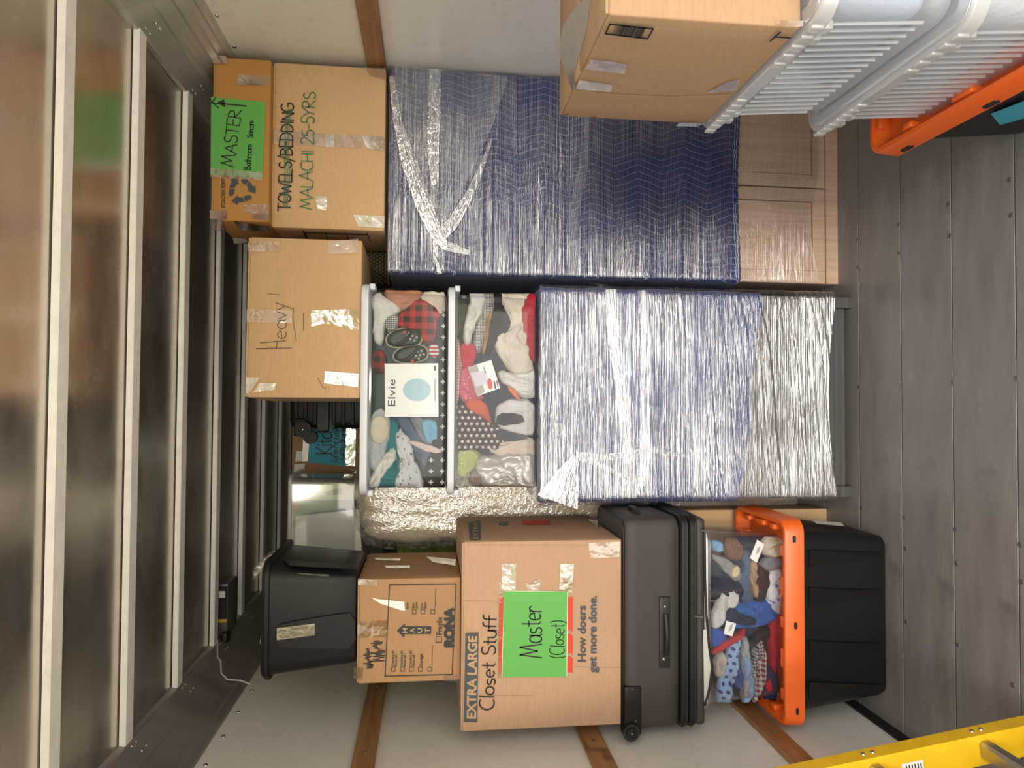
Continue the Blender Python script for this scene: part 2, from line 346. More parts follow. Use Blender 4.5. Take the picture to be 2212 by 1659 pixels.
t.set(col=c, rough=t.val(t.noise(9, 4), .3, .7, .20, .36), norm=t.bump(t.noise(3, 2), .15, .01)); M['liner'] = t.m
t = MT('floor_board_grey')
g1 = t.noise(1, 5, t.mapping((3, 14, 3)), .6); g2 = t.noise(1, 6, t.mapping((8, 60, 8)), .65); spots = t.noise(90, 2)
c = t.mix(t.val(g1, .3, .75), (.15, .14, .133), (.22, .206, .196)); c = t.mix(t.val(g2, .62, .75), c, (.27, .255, .24)); c = t.mix(t.val(spots, .76, .8), c, (.32, .31, .3))
c = t.mix(t.val(t.noise(4, 4), .62, .72, 0, .6), c, (.05, .047, .045))
t.set(col=c, rough=t.val(g1, .3, .7, .26, .44), norm=t.bump(g2, .18, .002)); M['plank'] = t.m
M['joint'] = plain('floor_joint', (.06, .056, .053), .6)
M['dust'] = plain('dusty_groove', (.20, .19, .18), .6)
t = MT('wall_slat_wood')
g = t.noise(1, 5, t.mapping((30, 2.2, 30)), .6, 1.2); c = t.ramp(g, [(.25, (.17, .075, .028)), (.5, (.32, .155, .06)), (.75, (.42, .23, .10))])
c = t.mix(t.val(t.noise(5, 3), .6, .72), c, (.12, .055, .025)); t.set(col=c, rough=.5, norm=t.bump(g, .3, .003)); M['slat'] = t.m
M['ladder'] = plain('yellow_fibreglass', (.78, .47, .008), .38, var=.12, vs=9, bump=.1, bs=40)
M['alu'] = metal_sheet('rung_aluminium', (.62, .6, .58), .3, .45, .1)

XL, XR, YB, ZC = -1.17, 1.295, 6.2, 2.612
# ------------------------------------------------------------------ floor of planks
floor = struct('floor', box(NB(), (XL - .03, DOOR_Y, -.09), (XR + .03, YB, -.021)), M['joint'])
pitch = .2502; joints = [2.604 + pitch * k for k in range(-12, 15)]
pm = None
for j in joints:
    y0 = j; y1 = j + pitch
    if y1 > YB or y0 < DOOR_Y: continue
    if pm is None:
        b = NB(); box(b, (XL, .0018, -.021), (XR, pitch - .0018, 0), .0015, 1); o = obj('plank', b, M['plank'], floor); pm = o.data
    else:
        o = bpy.data.objects.new('plank', pm); C.objects.link(o); o.parent = floor
    o.location = (0, y0, 0)
    if y0 > 1.0: obj('score_line', box(NB(), (XL, y0 + .0115, -.001), (XR, y0 + .0128, .0003)), M['dust'], floor)
    o2 = obj('joint_strip', box(NB(), (XL, y0 - .0016, -.022), (XR, y0 + .0016, -.0010)), M['joint'], floor)
sm = None
for px, py in ((2181, 388), (2184, 465), (2048, 441), (2051, 510), (1941, 485), (1942, 546), (1851, 520), (1853, 577), (2195, 818), (2058, 825), (1948, 832), (1856, 836), (1954, 1119), (1956, 1185),
               (2064, 1144), (2066, 1217), (2204, 1177), (2206, 1257), (1958, 1344), (2069, 1393), (1861, 1098), (2188, 1480)):
    p = atZ(px, py, 0)
    if sm is None:
        b = NB(); cyl(b, (0, 0, -.004), (0, 0, .0012), .0085, 14, .0075); cyl(b, (0, 0, .001), (0, 0, .0018), .0035, 8)
        o = obj('screw', b, M['dull_screw'], floor, True); sm = o.data
    else:
        o = bpy.data.objects.new('screw', sm); C.objects.link(o); o.parent = floor
    o.location = (p.x, p.y, .0003)

# ------------------------------------------------------------------ walls
wall_l = struct('wall_left', box(NB(), (XL - .03, DOOR_Y, 0), (XL, YB, ZC)), M['liner'])
wall_r = struct('wall_right', box(NB(), (XR, DOOR_Y, 0), (XR + .03, YB, ZC)), M['liner'])
struct('wall_back', box(NB(), (XL, YB, 0), (XR, YB + .03, ZC)), M['liner'])
def dome(bm, c, n, r):
    n = Vector(n); c = Vector(c); cyl(bm, c - n * .002, c + n * .002, r, 14, r * .85); cyl(bm, c + n * .002, c + n * .0045, r * .85, 14, r * .4)
for w, X, s, ps in ((wall_l, XL, 1, ((543, 1492), (515, 1538), (479, 1591), (439, 1653))), (wall_r, XR, -1, ((469, 34), (506, 101)))):
    ys = [atX(a, b_, X).y for a, b_ in ps]; z = atX(*ps[0], X).z; step = (ys[0] - ys[-1]) / (len(ys) - 1)
    for k in range(-8, 14):
        b = NB(); dome(b, (X, ys[-1] + k * abs(step), z), (s, 0, 0), .0085)
        if DOOR_Y + .05 < ys[-1] + k * abs(step) < YB - .05: obj('rivet', b, M['steel'], w, True)
        else: b.free()
slat_label = 0
for k, (X, s, z0, z1) in enumerate(((XL, 1, 1.834, 1.907), (XL, 1, 1.066, 1.142), (XL, 1, .418, .498), (XR, -1, 1.847, 1.919), (XR, -1, 1.066, 1.142), (XR, -1, .418, .498))):
    b = NB(); x0, x1 = (X, X + s * .019); box(b, (min(x0, x1), DOOR_Y, z0), (max(x0, x1), YB, z1), .003, 1)
    tr_o = struct('trim_%d' % (k + 1), b, M['slat'])
    for yk in range(1, 10):
        b = NB(); dome(b, (X + s * .018, .55 * yk + .2, (z0 + z1) / 2), (s, 0, 0), .007); obj('nail', b, M['dull_screw'], tr_o, True)
def extrude_profile(name, prof, m):
    b = NB(); loft(b, [[(x, y, z) for x, z in prof] for y in (DOOR_Y, YB)]); return struct(name, b, m)
def cove(X, s, top, steps):
    """sloping roof rail: (fraction up the slope, height above it)"""
    a, c = Vector((X + s * .012, 0, 2.408)), Vector((top, 0, 2.596)); n = Vector((-(c - a).z, 0, (c - a).x)).normalized() * (-s)
    if n.x * s < 0: n = -n
    P = [(X, 2.405)] + [tuple((a + (c - a) * f + n * h)[k] for k in (0, 2)) for f, h in steps] + [(top + s * .004, ZC), (X, ZC + .02)]
    return P if s > 0 else P[::-1]
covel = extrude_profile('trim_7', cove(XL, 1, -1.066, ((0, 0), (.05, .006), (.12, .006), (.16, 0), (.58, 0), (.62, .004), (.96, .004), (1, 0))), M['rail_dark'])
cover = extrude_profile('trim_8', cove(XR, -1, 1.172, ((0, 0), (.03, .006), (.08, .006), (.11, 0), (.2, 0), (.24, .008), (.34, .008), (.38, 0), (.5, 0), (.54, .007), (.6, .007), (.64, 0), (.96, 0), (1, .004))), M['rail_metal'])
for k, (X, s) in enumerate(((XL, 1), (XR, -1))):
    struct('baseboard_' + ('left', 'right')[k], box(NB(), (min(X, X + s * .012), DOOR_Y, 0), (max(X, X + s * .012), YB, .042), .002, 1), M['black_matte'])

# ------------------------------------------------------------------ roof: bare metal sheets between cross bows
ceil = struct('ceiling', box(NB(), (XL - .03, DOOR_Y, ZC + .02), (XR + .03, YB, ZC + .05)), M['rail_dark'])
bows = [1.881 + .4519 * k for k in range(-4, 10)]
edges = [DOOR_Y] + bows + [YB]
rnd = random.Random(4)
for i, (ya, yb) in enumerate(zip(edges, edges[1:])):
    y0 = ya + (.058 if i else 0); ph = rnd.uniform(0, 6); nx, ny = 40, 10; V = []; Fq = []
    for a in range(nx + 1):
        for b_ in range(ny + 1):
            u, v = a / nx, b_ / ny
            edge = (4 * v * (1 - v))
            z = ZC + .003 * edge * (math.sin(u * 9 + ph) * .6 + math.sin(u * 21 + ph * 2.3) * .3 + math.sin(v * 5 + u * 4 + ph) * .5) + .006 * math.exp(-((1 - v) * 9) ** 2) * 0
            V.append((XL + .09 + u * (XR - XL - .19), y0 - .01 + v * (yb - y0 + .02), z))
    for a in range(nx):
        for b_ in range(ny):
            q = a * (ny + 1) + b_; Fq.append((q, q + 1, q + ny + 2, q + ny + 1))
    obj('roof_panel', (V, Fq), M['roof'], ceil, 'all')
for y in bows:
    b = NB(); loft(b, [[(x, y, ZC - .0035), (x, y, ZC - .0195), (x, y + .003, ZC - .0225), (x, y + .055, ZC - .0225), (x, y + .058, ZC - .0195), (x, y + .058, ZC - .0035)] for x in (-1.072, 1.178)])
    obj('roof_bow', b, M['bow'], ceil)
    for s, A_, B_, tr_o in ((1, Vector((XL + .012, 0, 2.408)), Vector((-1.066, 0, 2.596)), covel), (-1, Vector((XR - .012, 0, 2.408)), Vector((1.172, 0, 2.596)), cover)):
        n_ = Vector((s * (B_ - A_).z, 0, -s * (B_ - A_).x)).normalized()
        for dy, f in ((.012, .9), (.045, .9), (.012, .74), (.045, .74)):
            q = A_ + (B_ - A_) * f + n_ * .003; b = NB(); dome(b, (q.x, y + dy, q.z), n_, .0042); obj('rivet', b, M['steel'], tr_o, True)

# ------------------------------------------------------------------ dome light with its cable by the roof rail
DX, DY = at(485, 1320, 3.34).x, 3.34
t0 = thing('dome_light', 'small grey roof light with black sticker beside the roof rail', 'light', (DX, DY, ZC - .055))
b = NB(); box(b, (DX - .11, DY, ZC - .05), (DX + .12, DY + .16, ZC + .002), .008, 2); obj('housing', b, M['dull_screw'], t0, True)
b = NB(); box(b, (DX - .15, DY - .03, ZC - .055), (DX - .09, DY + .04, ZC - .03), .006, 2); obj('connector', b, M['black_matte'], t0, True)
st = obj('sticker', box(NB(), (DX - .05, DY - .002, ZC - .047), (DX + .11, DY + .001, ZC - .004)), M['ink'], t0)
obj('yellow_band', box(NB(), (DX - .05, DY - .0025, ZC - .047), (DX - .035, DY - .0015, ZC - .004)), plain('sticker_yellow', (.65, .4, .02), .5), st)
obj('white_panel', box(NB(), (DX + .06, DY - .0025, ZC - .038), (DX + .09, DY - .0015, ZC - .012)), M['paper_white'], st)
b = NB()
def on_cove(px, py):                                               # where a sight line meets the sloping rail
    A_, B_ = Vector((XL + .012, 0, 2.408)), Vector((-1.066, 0, 2.596)); best = None
    for k in range(41):
        f = k / 40; X_ = A_.x + (B_.x - A_.x) * f; q = atX(px, py, X_ + .008); e = abs(q.z - (A_.z + (B_.z - A_.z) * f))
        if best is None or e < best[0]: best = (e, q)
    return best[1]
pts = [on_cove(x, y) for x, y in ((470, 1385), (470, 1420), (477, 1428), (478, 1455), (491, 1468), (520, 1470))] + [atX(541, 1478, XL + .006)]
tube(b, pts, .0035, 6); tag(obj('cable', b, M['white_plastic'], None, True), 'thin white cable hanging down the dark roof rail from the light', 'cable')

# ------------------------------------------------------------------ yellow ladder leaning on the wall
LY = 1.75
p1, p2 = at(2212, 1545, LY), at(1668, 1659, LY); d = (p2 - p1).normalized()
A0 = p1 + d * ((.004 - p1.z) / d.z); B0 = p1 + d * ((XL + .03 - p1.x) / d.x); nrm = Vector((d.z, 0, -d.x))     # nrm points to the truck's middle
lad = thing('ladder', 'yellow ladder with metal rungs leaning against the white wall', 'ladder', (A0.x, LY, 0))
def lp(s, n, y): return A0 + d * s + nrm * n + Vector((0, y - LY, 0))
Llen = (B0 - A0).length
def channel(y_web, sy, name):
    b = NB(); w, fl, th = .078, .045, .005
    prof = [(0, 0), (-w, 0), (-w, fl), (-w + th, fl), (-w + th, th), (-th, th), (-th, fl), (0, fl)]
    L = [[lp(s, n, y_web + sy * y) for n, y in prof] for s in (0.0, Llen)]
    loft(b, L if sy > 0 else [l[::-1] for l in L]); return obj(name, b, M['ladder'], lad)
r1 = channel(LY - .045, 1, 'side_rail'); r2 = channel(LY - .045 - .40, -1, 'side_rail')
s2 = (at(2125, 1592, LY - .045) - A0).dot(d); s1 = (at(1888, 1642, LY - .045) - A0).dot(d); stp = s1 - s2
k = -1
while s2 + k * stp < Llen - .05:
    s = s2 + k * stp; k += 1
    if s < .08: continue
    b = NB()
    prof = [(-.055, -.016), (-.022, -.016), (-.016, -.010), (-.016, .010), (-.022, .016), (-.055, .016)]
    loft(b, [[lp(s + q, n, y) for n, q in prof] for y in (LY - .4435, LY - .0465)])
    for q in range(5): 
        loft(b, [[lp(s + dq, n, y) for n, dq in ((-.0162, -.009 + q * .0045), (-.0145, -.009 + q * .0045), (-.0145, -.007 + q * .0045), (-.0162, -.007 + q * .0045))] for y in (LY - .44, LY - .05)])
    obj('rung', b, M['alu'], lad)
    for dq in (-.012, .014):
        b = NB(); c0 = lp(s + dq, 0, LY - .022); cyl(b, c0 - nrm * .002, c0 + nrm * .003, .007, 12, .005); obj('rivet', b, M['steel'], lad, True)
b = NB(); q = [lp(s1 - .10 + a, n, LY - .0475) for a, n in ((-.03, -.03), (.03, -.03), (.03, -.07), (-.03, -.07))]; prism(b, q, (0, .002, 0)); sk = obj('sticker', b, M['paper_white'], lad)
b = NB()
for i in range(6): prism(b, [lp(s1 - .10 + a, n, LY - .0480) for a, n in ((-.024 + i * .008, -.036), (-.021 + i * .008, -.036), (-.021 + i * .008, -.05), (-.024 + i * .008, -.05))], (0, .0005, 0))
obj('print', b, M['ink'], sk)
b = NB(); loft(b, [[lp(s_, n, y) for n, y in ((.006, LY - .06), (-.085, LY - .06), (-.085, LY + .01), (.006, LY + .01))] for s_ in (0.0, .06)]); obj('foot', b, M['black_matte'], lad)
b = NB(); loft(b, [[lp(s_, n, y) for n, y in ((.006, LY - .50), (-.085, LY - .50), (-.085, LY - .43), (.006, LY - .43))] for s_ in (0.0, .06)]); obj('foot', b, M['black_matte'], lad)
# ------------------------------------------------------------------ builders
def rcub(lo, hi, r=.006, n=6, disp=None, bm=None):
    """rounded block with gridded faces; disp(p, normal) moves points"""
    lo, hi = Vector(lo), Vector(hi); bm = bm or NB()
    def axis(a, b):
        L = b - a; q = [0, r * .3, r] + [r + (L - 2 * r) * k / n for k in range(1, n)] + [L - r, L - r * .3, L]
        return [a + x for x in q]
    A = [axis(lo[i], hi[i]) for i in range(3)]; cache = {}
    def vert(p):
        key = tuple(round(c, 6) for c in p)
        if key in cache: return cache[key]
        p = Vector(p); cl = Vector([min(max(p[i], lo[i] + r), hi[i] - r) for i in range(3)]); d = p - cl
        nn = d.normalized() if d.length > 1e-9 else Vector((0, 0, 1)); q = cl + nn * r
        if disp: q = q + disp(q, nn)
        cache[key] = bm.verts.new(q); return cache[key]
    for ax_ in range(3):
        u, v = [i for i in range(3) if i != ax_]
        for side in (0, 1):
            c = hi[ax_] if side else lo[ax_]
            for i in range(len(A[u]) - 1):
                for j in range(len(A[v]) - 1):
                    P = []
                    for a, b_ in ((i, j), (i + 1, j), (i + 1, j + 1), (i, j + 1)):
                        p = [0, 0, 0]; p[ax_] = c; p[u] = A[u][a]; p[v] = A[v][b_]; P.append(vert(p))
                    if len(set(P)) == 4:
                        fl = (side == 1) ^ (ax_ == 1)
                        try: bm.faces.new(P if fl else P[::-1])
                        except ValueError: pass
    return bm
def bulge(lo, hi, amt, seed=0):
    lo, hi = Vector(lo), Vector(hi); c = (lo + hi) / 2; h = (hi - lo) / 2; rs = random.Random(seed); k = [rs.uniform(.4, 1.1) for _ in range(6)]; ph = rs.uniform(0, 6)
    def f(p, n):
        u = [(p[i] - c[i]) / h[i] for i in range(3)]; out = Vector((0, 0, 0))
        for i in range(3):
            if abs(n[i]) > .9:
                e = 1
                for j in range(3):
                    if j != i: e *= max(0, 1 - u[j] ** 2)
                s = 1 if n[i] > 0 else -1
                out[i] += s * amt * e * k[i + (3 if s > 0 else 0)] + s * amt * .35 * math.sin(7 * u[(i + 1) % 3] + ph) * math.sin(5 * u[(i + 2) % 3] + ph * 2) * e
        return out
    return f
def carton(name, label, x0, x1, y0, y1, z0, z1, m, rot=0., amt=.0016, group=None, seed=1, cat='box'):
    t = thing(name, label, cat, ((x0 + x1) / 2, (y0 + y1) / 2, z0), group); t.rotation_euler = (0, 0, rot)
    lo, hi = (x0, y0, z0), (x1, y1, z1 - .006)
    obj('body', rcub(lo, hi, .005, 7, bulge(lo, hi, amt, seed)), m, t, True)
    ym = (y0 + y1) / 2
    for a, b_ in ((y0 + .003, ym - .0015), (ym + .0015, y1 - .003)):
        obj('flap', rcub((x0 + .003, a, z1 - .0065), (x1 - .003, b_, z1), .002, 3), m, t, True)
    return t
def put_patch(t, name, s, poly, m, e=.0008, lab=None):
    o = obj(name, patch(NB(), s, poly, e), m, t)
    if lab: o['label'] = lab
    return o
def tape(t, s, polys, m='tape', e=.0012):
    for i, p in enumerate(polys): put_patch(t, 'tape', s, p, M[m], e + .0003 * i)
def ink(t, name, f, m):
    b = NB(); f(b); return obj(name, b, M[m], t)

def shell(bm, x0, x1, y0, y1, z0, z1, taper, r, top_open=True, levels=4, rb=.02, wall=.0):
    cx, cy = (x0 + x1) / 2, (y0 + y1) / 2; hx, hy = (x1 - x0) / 2, (y1 - y0) / 2; L = []
    zs = [(z0, taper + rb * .8), (z0 + rb * .25, taper + rb * .25), (z0 + rb, taper)] + [(z0 + rb + (z1 - z0 - rb) * k / levels, taper * (1 - k / levels)) for k in range(1, levels + 1)]
    for z, ins in zs: L.append([(p[0], p[1], z) for p in rrect(cx, cy, hx - ins, hy - ins, max(.004, r - ins * .5))])
    loft(bm, L, True, not top_open)
def band(bm, x0, x1, y0, y1, z0, z1, r, w):
    """ring with a square section, outer bounds given"""
    cx, cy = (x0 + x1) / 2, (y0 + y1) / 2; hx, hy = (x1 - x0) / 2, (y1 - y0) / 2; L = []
    for ins, z in ((0, z0), (0, z1 - .003), (.003, z1), (w - .003, z1), (w, z1 - .003), (w, z0), (0, z0)): L.append([(p[0], p[1], z) for p in rrect(cx, cy, hx - ins, hy - ins, max(.003, r - ins))])
    loft(bm, L, False, False)
def lid(bm, x0, x1, y0, y1, z0, z1, r, lip=.02, sink=.008):
    cx, cy = (x0 + x1) / 2, (y0 + y1) / 2; hx, hy = (x1 - x0) / 2, (y1 - y0) / 2; L = []
    for ins, z in ((.004, z0), (0, z0 + .002), (0, z1 - .006), (.002, z1 - .002), (.007, z1), (lip, z1), (lip + .004, z1 - sink), ): L.append([(p[0], p[1], z) for p in rrect(cx, cy, hx - ins, hy - ins, max(.004, r - ins), 6)])
    loft(bm, L, True, True)

def chaikin(P, k=2):
    for _ in range(k):
        Q = []
        for a, b_ in zip(P, P[1:] + P[:1]):
            Q += [(a[0] * .75 + b_[0] * .25, a[1] * .75 + b_[1] * .25), (a[0] * .25 + b_[0] * .75, a[1] * .25 + b_[1] * .75)]
        P = Q
    return P
def blob(poly, Y, thick, seed=0, fold=.004, wl_=.045, sm=1, grow=1.0, lim=None):
    """crumpled cloth lying against a plane: outline where the photo shows it, folded relief towards the camera, closed behind"""
    rs = random.Random(seed); P = chaikin(list(poly), 2 if sm == 2 else 1) if sm else list(poly)
    if sm == 1:
        Q = []
        for a, b_ in zip(P, P[1:] + P[:1]):
            L = math.hypot(b_[0] - a[0], b_[1] - a[1]); k = max(1, int(L / 7))
            for i in range(k): f = i / k; Q.append((a[0] + (b_[0] - a[0]) * f + rs.uniform(-1.2, 1.2), a[1] + (b_[1] - a[1]) * f + rs.uniform(-1.2, 1.2)))
        P = Q
    n = len(P); cx = sum(p[0] for p in P) / n; cy = sum(p[1] for p in P) / n
    P = [(cx + (p[0] - cx) * grow, cy + (p[1] - cy) * grow) for p in P]
    if lim: P = [(min(max(p[0], lim[0]), lim[2]), min(max(p[1], lim[1]), lim[3])) for p in P]
    # folds run along the longest direction of the outline, with some stray
    sxx = sum((p[0] - cx) ** 2 for p in P); syy = sum((p[1] - cy) ** 2 for p in P); sxy = sum((p[0] - cx) * (p[1] - cy) for p in P)
    ang = .5 * math.atan2(2 * sxy, sxx - syy) + rs.uniform(-.35, .35); ca, sa = math.cos(ang), math.sin(ang); ph = rs.uniform(0, 50)
    V, F = [], []; S = [1., .99, .965, .93, .88, .82, .75, .67, .59, .51, .43, .35, .27, .19, .1]
    for s in S:
        for p in P:
            px_, py_ = cx + (p[0] - cx) * s, cy + (p[1] - cy) * s
            q = at(px_, py_, Y + thick); u = (px_ - cx) * ca + (py_ - cy) * sa; w = -(px_ - cx) * sa + (py_ - cy) * ca
            e = math.sqrt(max(0, 1 - s ** 7)); r1 = abs(vn2(w * .075 + 6 * vn(u * .02 + ph) + ph, u * .018 + ph) - .5) * 2; r2 = vn2(w * .17 + ph * 2 + 3 * vn(u * .04), u * .05 + ph)
            h = thick * e * .5 + fold * e * (2.6 * r1 + 1.3 * r2)
            V.append((q.x, q.y - min(h, thick * 1.45), q.z))
    for k in range(len(S) - 1):
        for i in range(n): F.append((k * n + i, k * n + (i + 1) % n, (k + 1) * n + (i + 1) % n, (k + 1) * n + i))
    F.append(tuple(range((len(S) - 1) * n, len(S) * n))); b0 = len(V)
    for p in P: q = at(p[0], p[1], Y + thick + .004); V.append(tuple(q))
    for i in range(n): F.append((i, b0 + i, b0 + (i + 1) % n, (i + 1) % n))
    F.append(tuple(range(b0 + n - 1, b0 - 1, -1)))
    return V, F
FAB = {}
def fab(col, kind=None, col2=(1, 1, 1), sc=1.):
    k = (col, kind, col2, sc)
    if k not in FAB: FAB[k] = fabric('cloth_%d' % (len(FAB) + 1), col, kind, col2, sc)
    return FAB[k]
def garment(name, label, poly, Y, thick=.035, lay=0, m=None, seed=None, fold=.0105, group=None, cat='clothing', wl_=.045, lim=None):
    V, F = blob(poly, Y + .012 * lay, thick, seed if seed is not None else hash_(label), fold, wl_, 1, 1.0 if lay >= 5 else 1.20, lim)
    q = at(sum(p[0] for p in poly) / len(poly), sum(p[1] for p in poly) / len(poly), Y)
    o = obj(name, (V, F), m, None, 'all', base=q); return tag(o, label, cat, group)
def hash_(s): return sum((i + 1) * ord(c) for i, c in enumerate(s)) % 9973

def wrap(x0, x1, y0, y1, zlo, zhi, nf, ns, nzz, disp, r=.025, top=True):
    """shell around three sides (and over the top) of a piece of furniture; zlo(s), zhi(s) its edges, disp(x, y, z, side) outward offset"""
    path = []                                                     # (x, y, nx, ny)
    for k in range(ns): path.append((x0, y1 + (y0 + r - y1) * k / ns, -1, 0, 0))
    for k in range(5): a = PI + PI / 2 * k / 4; path.append((x0 + r + r * math.cos(a), y0 + r + r * math.sin(a), math.cos(a), math.sin(a), 1))
    for k in range(1, nf): path.append((x0 + r + (x1 - x0 - 2 * r) * k / nf, y0, 0, -1, 1))
    for k in range(5): a = 1.5 * PI + PI / 2 * k / 4; path.append((x1 - r + r * math.cos(a), y0 + r + r * math.sin(a), math.cos(a), math.sin(a), 1))
    for k in range(1, ns + 1): path.append((x1, y0 + r + (y1 - y0 - r) * k / ns, 1, 0, 2))
    V, F = [], []; N = len(path)
    for j in range(nzz + 1):
        for (x, y, nx, ny, sd) in path:
            a, b_ = zlo(x), zhi(x); z = a + (b_ - a) * j / nzz; o = disp(x, y, z, sd)
            V.append((x + nx * o, y + ny * o, z))
    for j in range(nzz):
        for i in range(N - 1): q = j * N + i; F.append((q, q + 1, q + N + 1, q + N))
    if top:                                                       # fold over the top
        b0 = len(V); t0 = nzz * N
        for ins, dz in ((.012, .008), (.03, .011)):
            for i, (x, y, nx, ny, sd) in enumerate(path):
                v = V[t0 + i]; V.append((v[0] - nx * ins, v[1] - ny * ins, v[2] + dz))
        for rr, (a, b_) in enumerate(((t0, b0), (b0, b0 + N))):
            for i in range(N - 1): F.append((a + i, a + i + 1, b_ + i + 1, b_ + i))
        F.append(tuple(range(b0 + N, b0 + 2 * N)))
    return V, F

# 1-D value noise for wrinkles
_rs = np.random.RandomState(7); _tab = _rs.rand(4096)
def vn(x):
    i = math.floor(x); f = x - i; f = f * f * (3 - 2 * f); a, b_ = _tab[i & 4095], _tab[(i + 1) & 4095]; return a + (b_ - a) * f
def vn2(x, y):
    j = math.floor(y); f = y - j; f = f * f * (3 - 2 * f); return vn(x + 57.3 * j) * (1 - f) + vn(x + 57.3 * (j + 1)) * f
def wrinkle(tilt, seed, amp, k1=46., k2=105., along=.9):
    def f(x, y, z, sd):
        s = x + (y if sd != 1 else 0); q = z + tilt(s, z)
        a = vn2(q * k1 + seed * 31, s * along + seed); b_ = vn2(q * k2 + seed * 91, s * along * 1.7 + 9 + seed)
        g = vn2(q * 4 + seed * 7, s * 3 + seed * 3); g = .06 + .94 * min(1, max(0, (g - .28) / .4))
        return amp * g * (abs(a - .5) * 2.2 + .45 * b_)
    return f
t = MT('oak_wood'); g = t.noise(1, 6, t.mapping((60, 60, 2.5)), .6, .8); g2 = t.noise(1, 3, t.mapping((9, 9, 1.2)), .5, 2.2)
c = t.mix(t.val(g, .3, .7), (.45, .295, .19), (.57, .40, .275)); c = t.mix(t.val(t.math('FRACT', t.math('MULTIPLY', g2, 9)), .0, .16, .25, 0), c, (.32, .2, .13))
t.set(col=c, rough=.55, norm=t.bump(g, .12, .001)); M['oak'] = t.m
t = MT('grey_wood'); g = t.noise(1, 6, t.mapping((2.5, 60, 60)), .6); c = t.mix(t.val(g, .3, .7), (.045, .042, .042), (.085, .08, .078)); t.set(col=c, rough=.5); M['grey_wood'] = t.m
def quilt(name, col, thread, T=.19, A=.016, s=.027):
    t = MT(name); X, Y, Z = t.xyz()
    def phase(v): 
        tri = t.math('ABSOLUTE', t.math('SUBTRACT', t.math('FRACT', t.math('DIVIDE', Z, T)), .5))
        return t.math('FRACT', t.math('DIVIDE', t.math('ADD', v, t.math('MULTIPLY', tri, A * 4)), s))
    nw = t.math('MULTIPLY', t.math('SUBTRACT', t.noise(7, 2), .5), .02)
    ph = phase(t.math('ADD', t.math('ADD', X, nw), Y)); d = t.math('ABSOLUTE', t.math('SUBTRACT', ph, .5))
    dash = t.math('GREATER_THAN', t.math('FRACT', t.math('MULTIPLY', Z, 130)), .42)
    st_ = t.math('MULTIPLY', t.math('LESS_THAN', d, .04), dash)
    c = t.mix(t.val(t.noise(5, 4), .3, .7), tuple(x * .75 for x in col), tuple(x * 1.2 for x in col)); c = t.mix(t.math('MULTIPLY', st_, .75), c, thread)
    h = t.math('ADD', t.math('POWER', t.math('MULTIPLY', d, 2), .4), t.math('MULTIPLY', t.noise(30, 3), .5))
    t.set(col=c, rough=.85, spec=.25, sheen=.15, norm=t.bump(h, .55, .006)); return t.m
M['blanket'] = quilt('navy_moving_blanket', (.016, .026, .105), (.42, .45, .55)); M['blanket2'] = quilt('blue_moving_blanket', (.035, .06, .19), (.42, .45, .55), .16, .02, .03)
M['film'] = stretch_film('stretch_film', .035, .42, .02, .55, .06, (.9, .9, 240)); M['film2'] = stretch_film('heavy_stretch_film', .11, .72, .05, .7, .07, (.9, .9, 240)); M['film_fan'] = stretch_film('gathered_film', .05, .34, .07, .8, .12, (3, 3, 240))
M['film_bunch'] = stretch_film('bunched_film', .25, .6, .22, 1.0, .16, (40, 40, 90)); M['film_side'] = stretch_film('bag_film', .12, .4, .12, .9, .12, (60, 60, 60), tint=(.95, .93, .88))

# ================================================================== floor pieces, the largest first
# tall oak cabinet wrapped in a navy blanket and stretch film
cab = thing('wrapped_cabinet', 'tall oak cabinet wrapped in a navy quilted blanket and clear film', 'cabinet', (.886, 2.99, 0))
cx0, cx1, cy0, cy1 = .495, 1.283, 2.742, 3.34
obj('carcass', box(NB(), (cx0, cy0 + .02, 0), (cx1, cy1, 1.818), .003, 1), M['oak'], cab)
obj('plinth', box(NB(), (cx0, cy0, 0), (cx1, cy0 + .021, .052), .002, 1), M['oak'], cab)
for xa, xb in ((cx0, .5 * (cx0 + cx1) - .003), (.5 * (cx0 + cx1) + .003, cx1)):
    dr = obj('door', box(NB(), (xa, cy0 + .0165, .058), (xb, cy0 + .0195, 1.808)), M['grey_wood'], cab)  # shadow line painted in: dark slab shows through the gap round the panel
    obj('door_panel', box(NB(), (xa + .0545, cy0 + .008, .1125), (xb - .0545, cy0 + .0168, 1.7535), .001, 1), M['oak'], dr)
    b = NB(); w = .052
    for q in (((xa, .058), (xa + w, 1.808)), ((xb - w, .058), (xb, 1.808)), ((xa + w, .058), (xb - w, .058 + w)), ((xa + w, 1.808 - w), (xb - w, 1.808))):
        box(b, (q[0][0], cy0, q[0][1]), (q[1][0], cy0 + .0168, q[1][1]), .0015, 1)
    obj('door_frame', b, M['oak'], dr)
zb = lambda x: .432 + .005 * abs(math.sin(x * 75)) + .006 * math.sin(x * 9)
def quilt_disp(x, y, z, sd): return .003 * math.sin(z * 33 + 3 * x) * math.sin(x * 12 + 1) + .002 * vn2(z * 20, x * 14) + (.004 if z < .46 else 0) * abs(math.sin(x * 75))
bl = obj('blanket', wrap(cx0 - .006, cx1 + .002, cy0 - .014, cy1, zb, lambda x: 1.824, 70, 10, 110, quilt_disp), M['blanket'], cab, 'all')
b = NB()
for dz in (.012, .021): tube(b, [(cx0 + .012 + (cx1 - cx0 - .03) * k / 60, cy0 - .0185 - .002 * abs(math.sin((cx0 + (cx1 - cx0) * k / 60) * 75)), zb(cx0 + (cx1 - cx0) * k / 60) + dz) for k in range(61)], .0011, 4)
obj('hem_stitching', b, fab((.45, .48, .58)), bl)
cab_tilt = lambda s, z: (.10 * (s - .9) * (1 if z > 1.2 else .4)) + .03 * math.sin(s * 7)
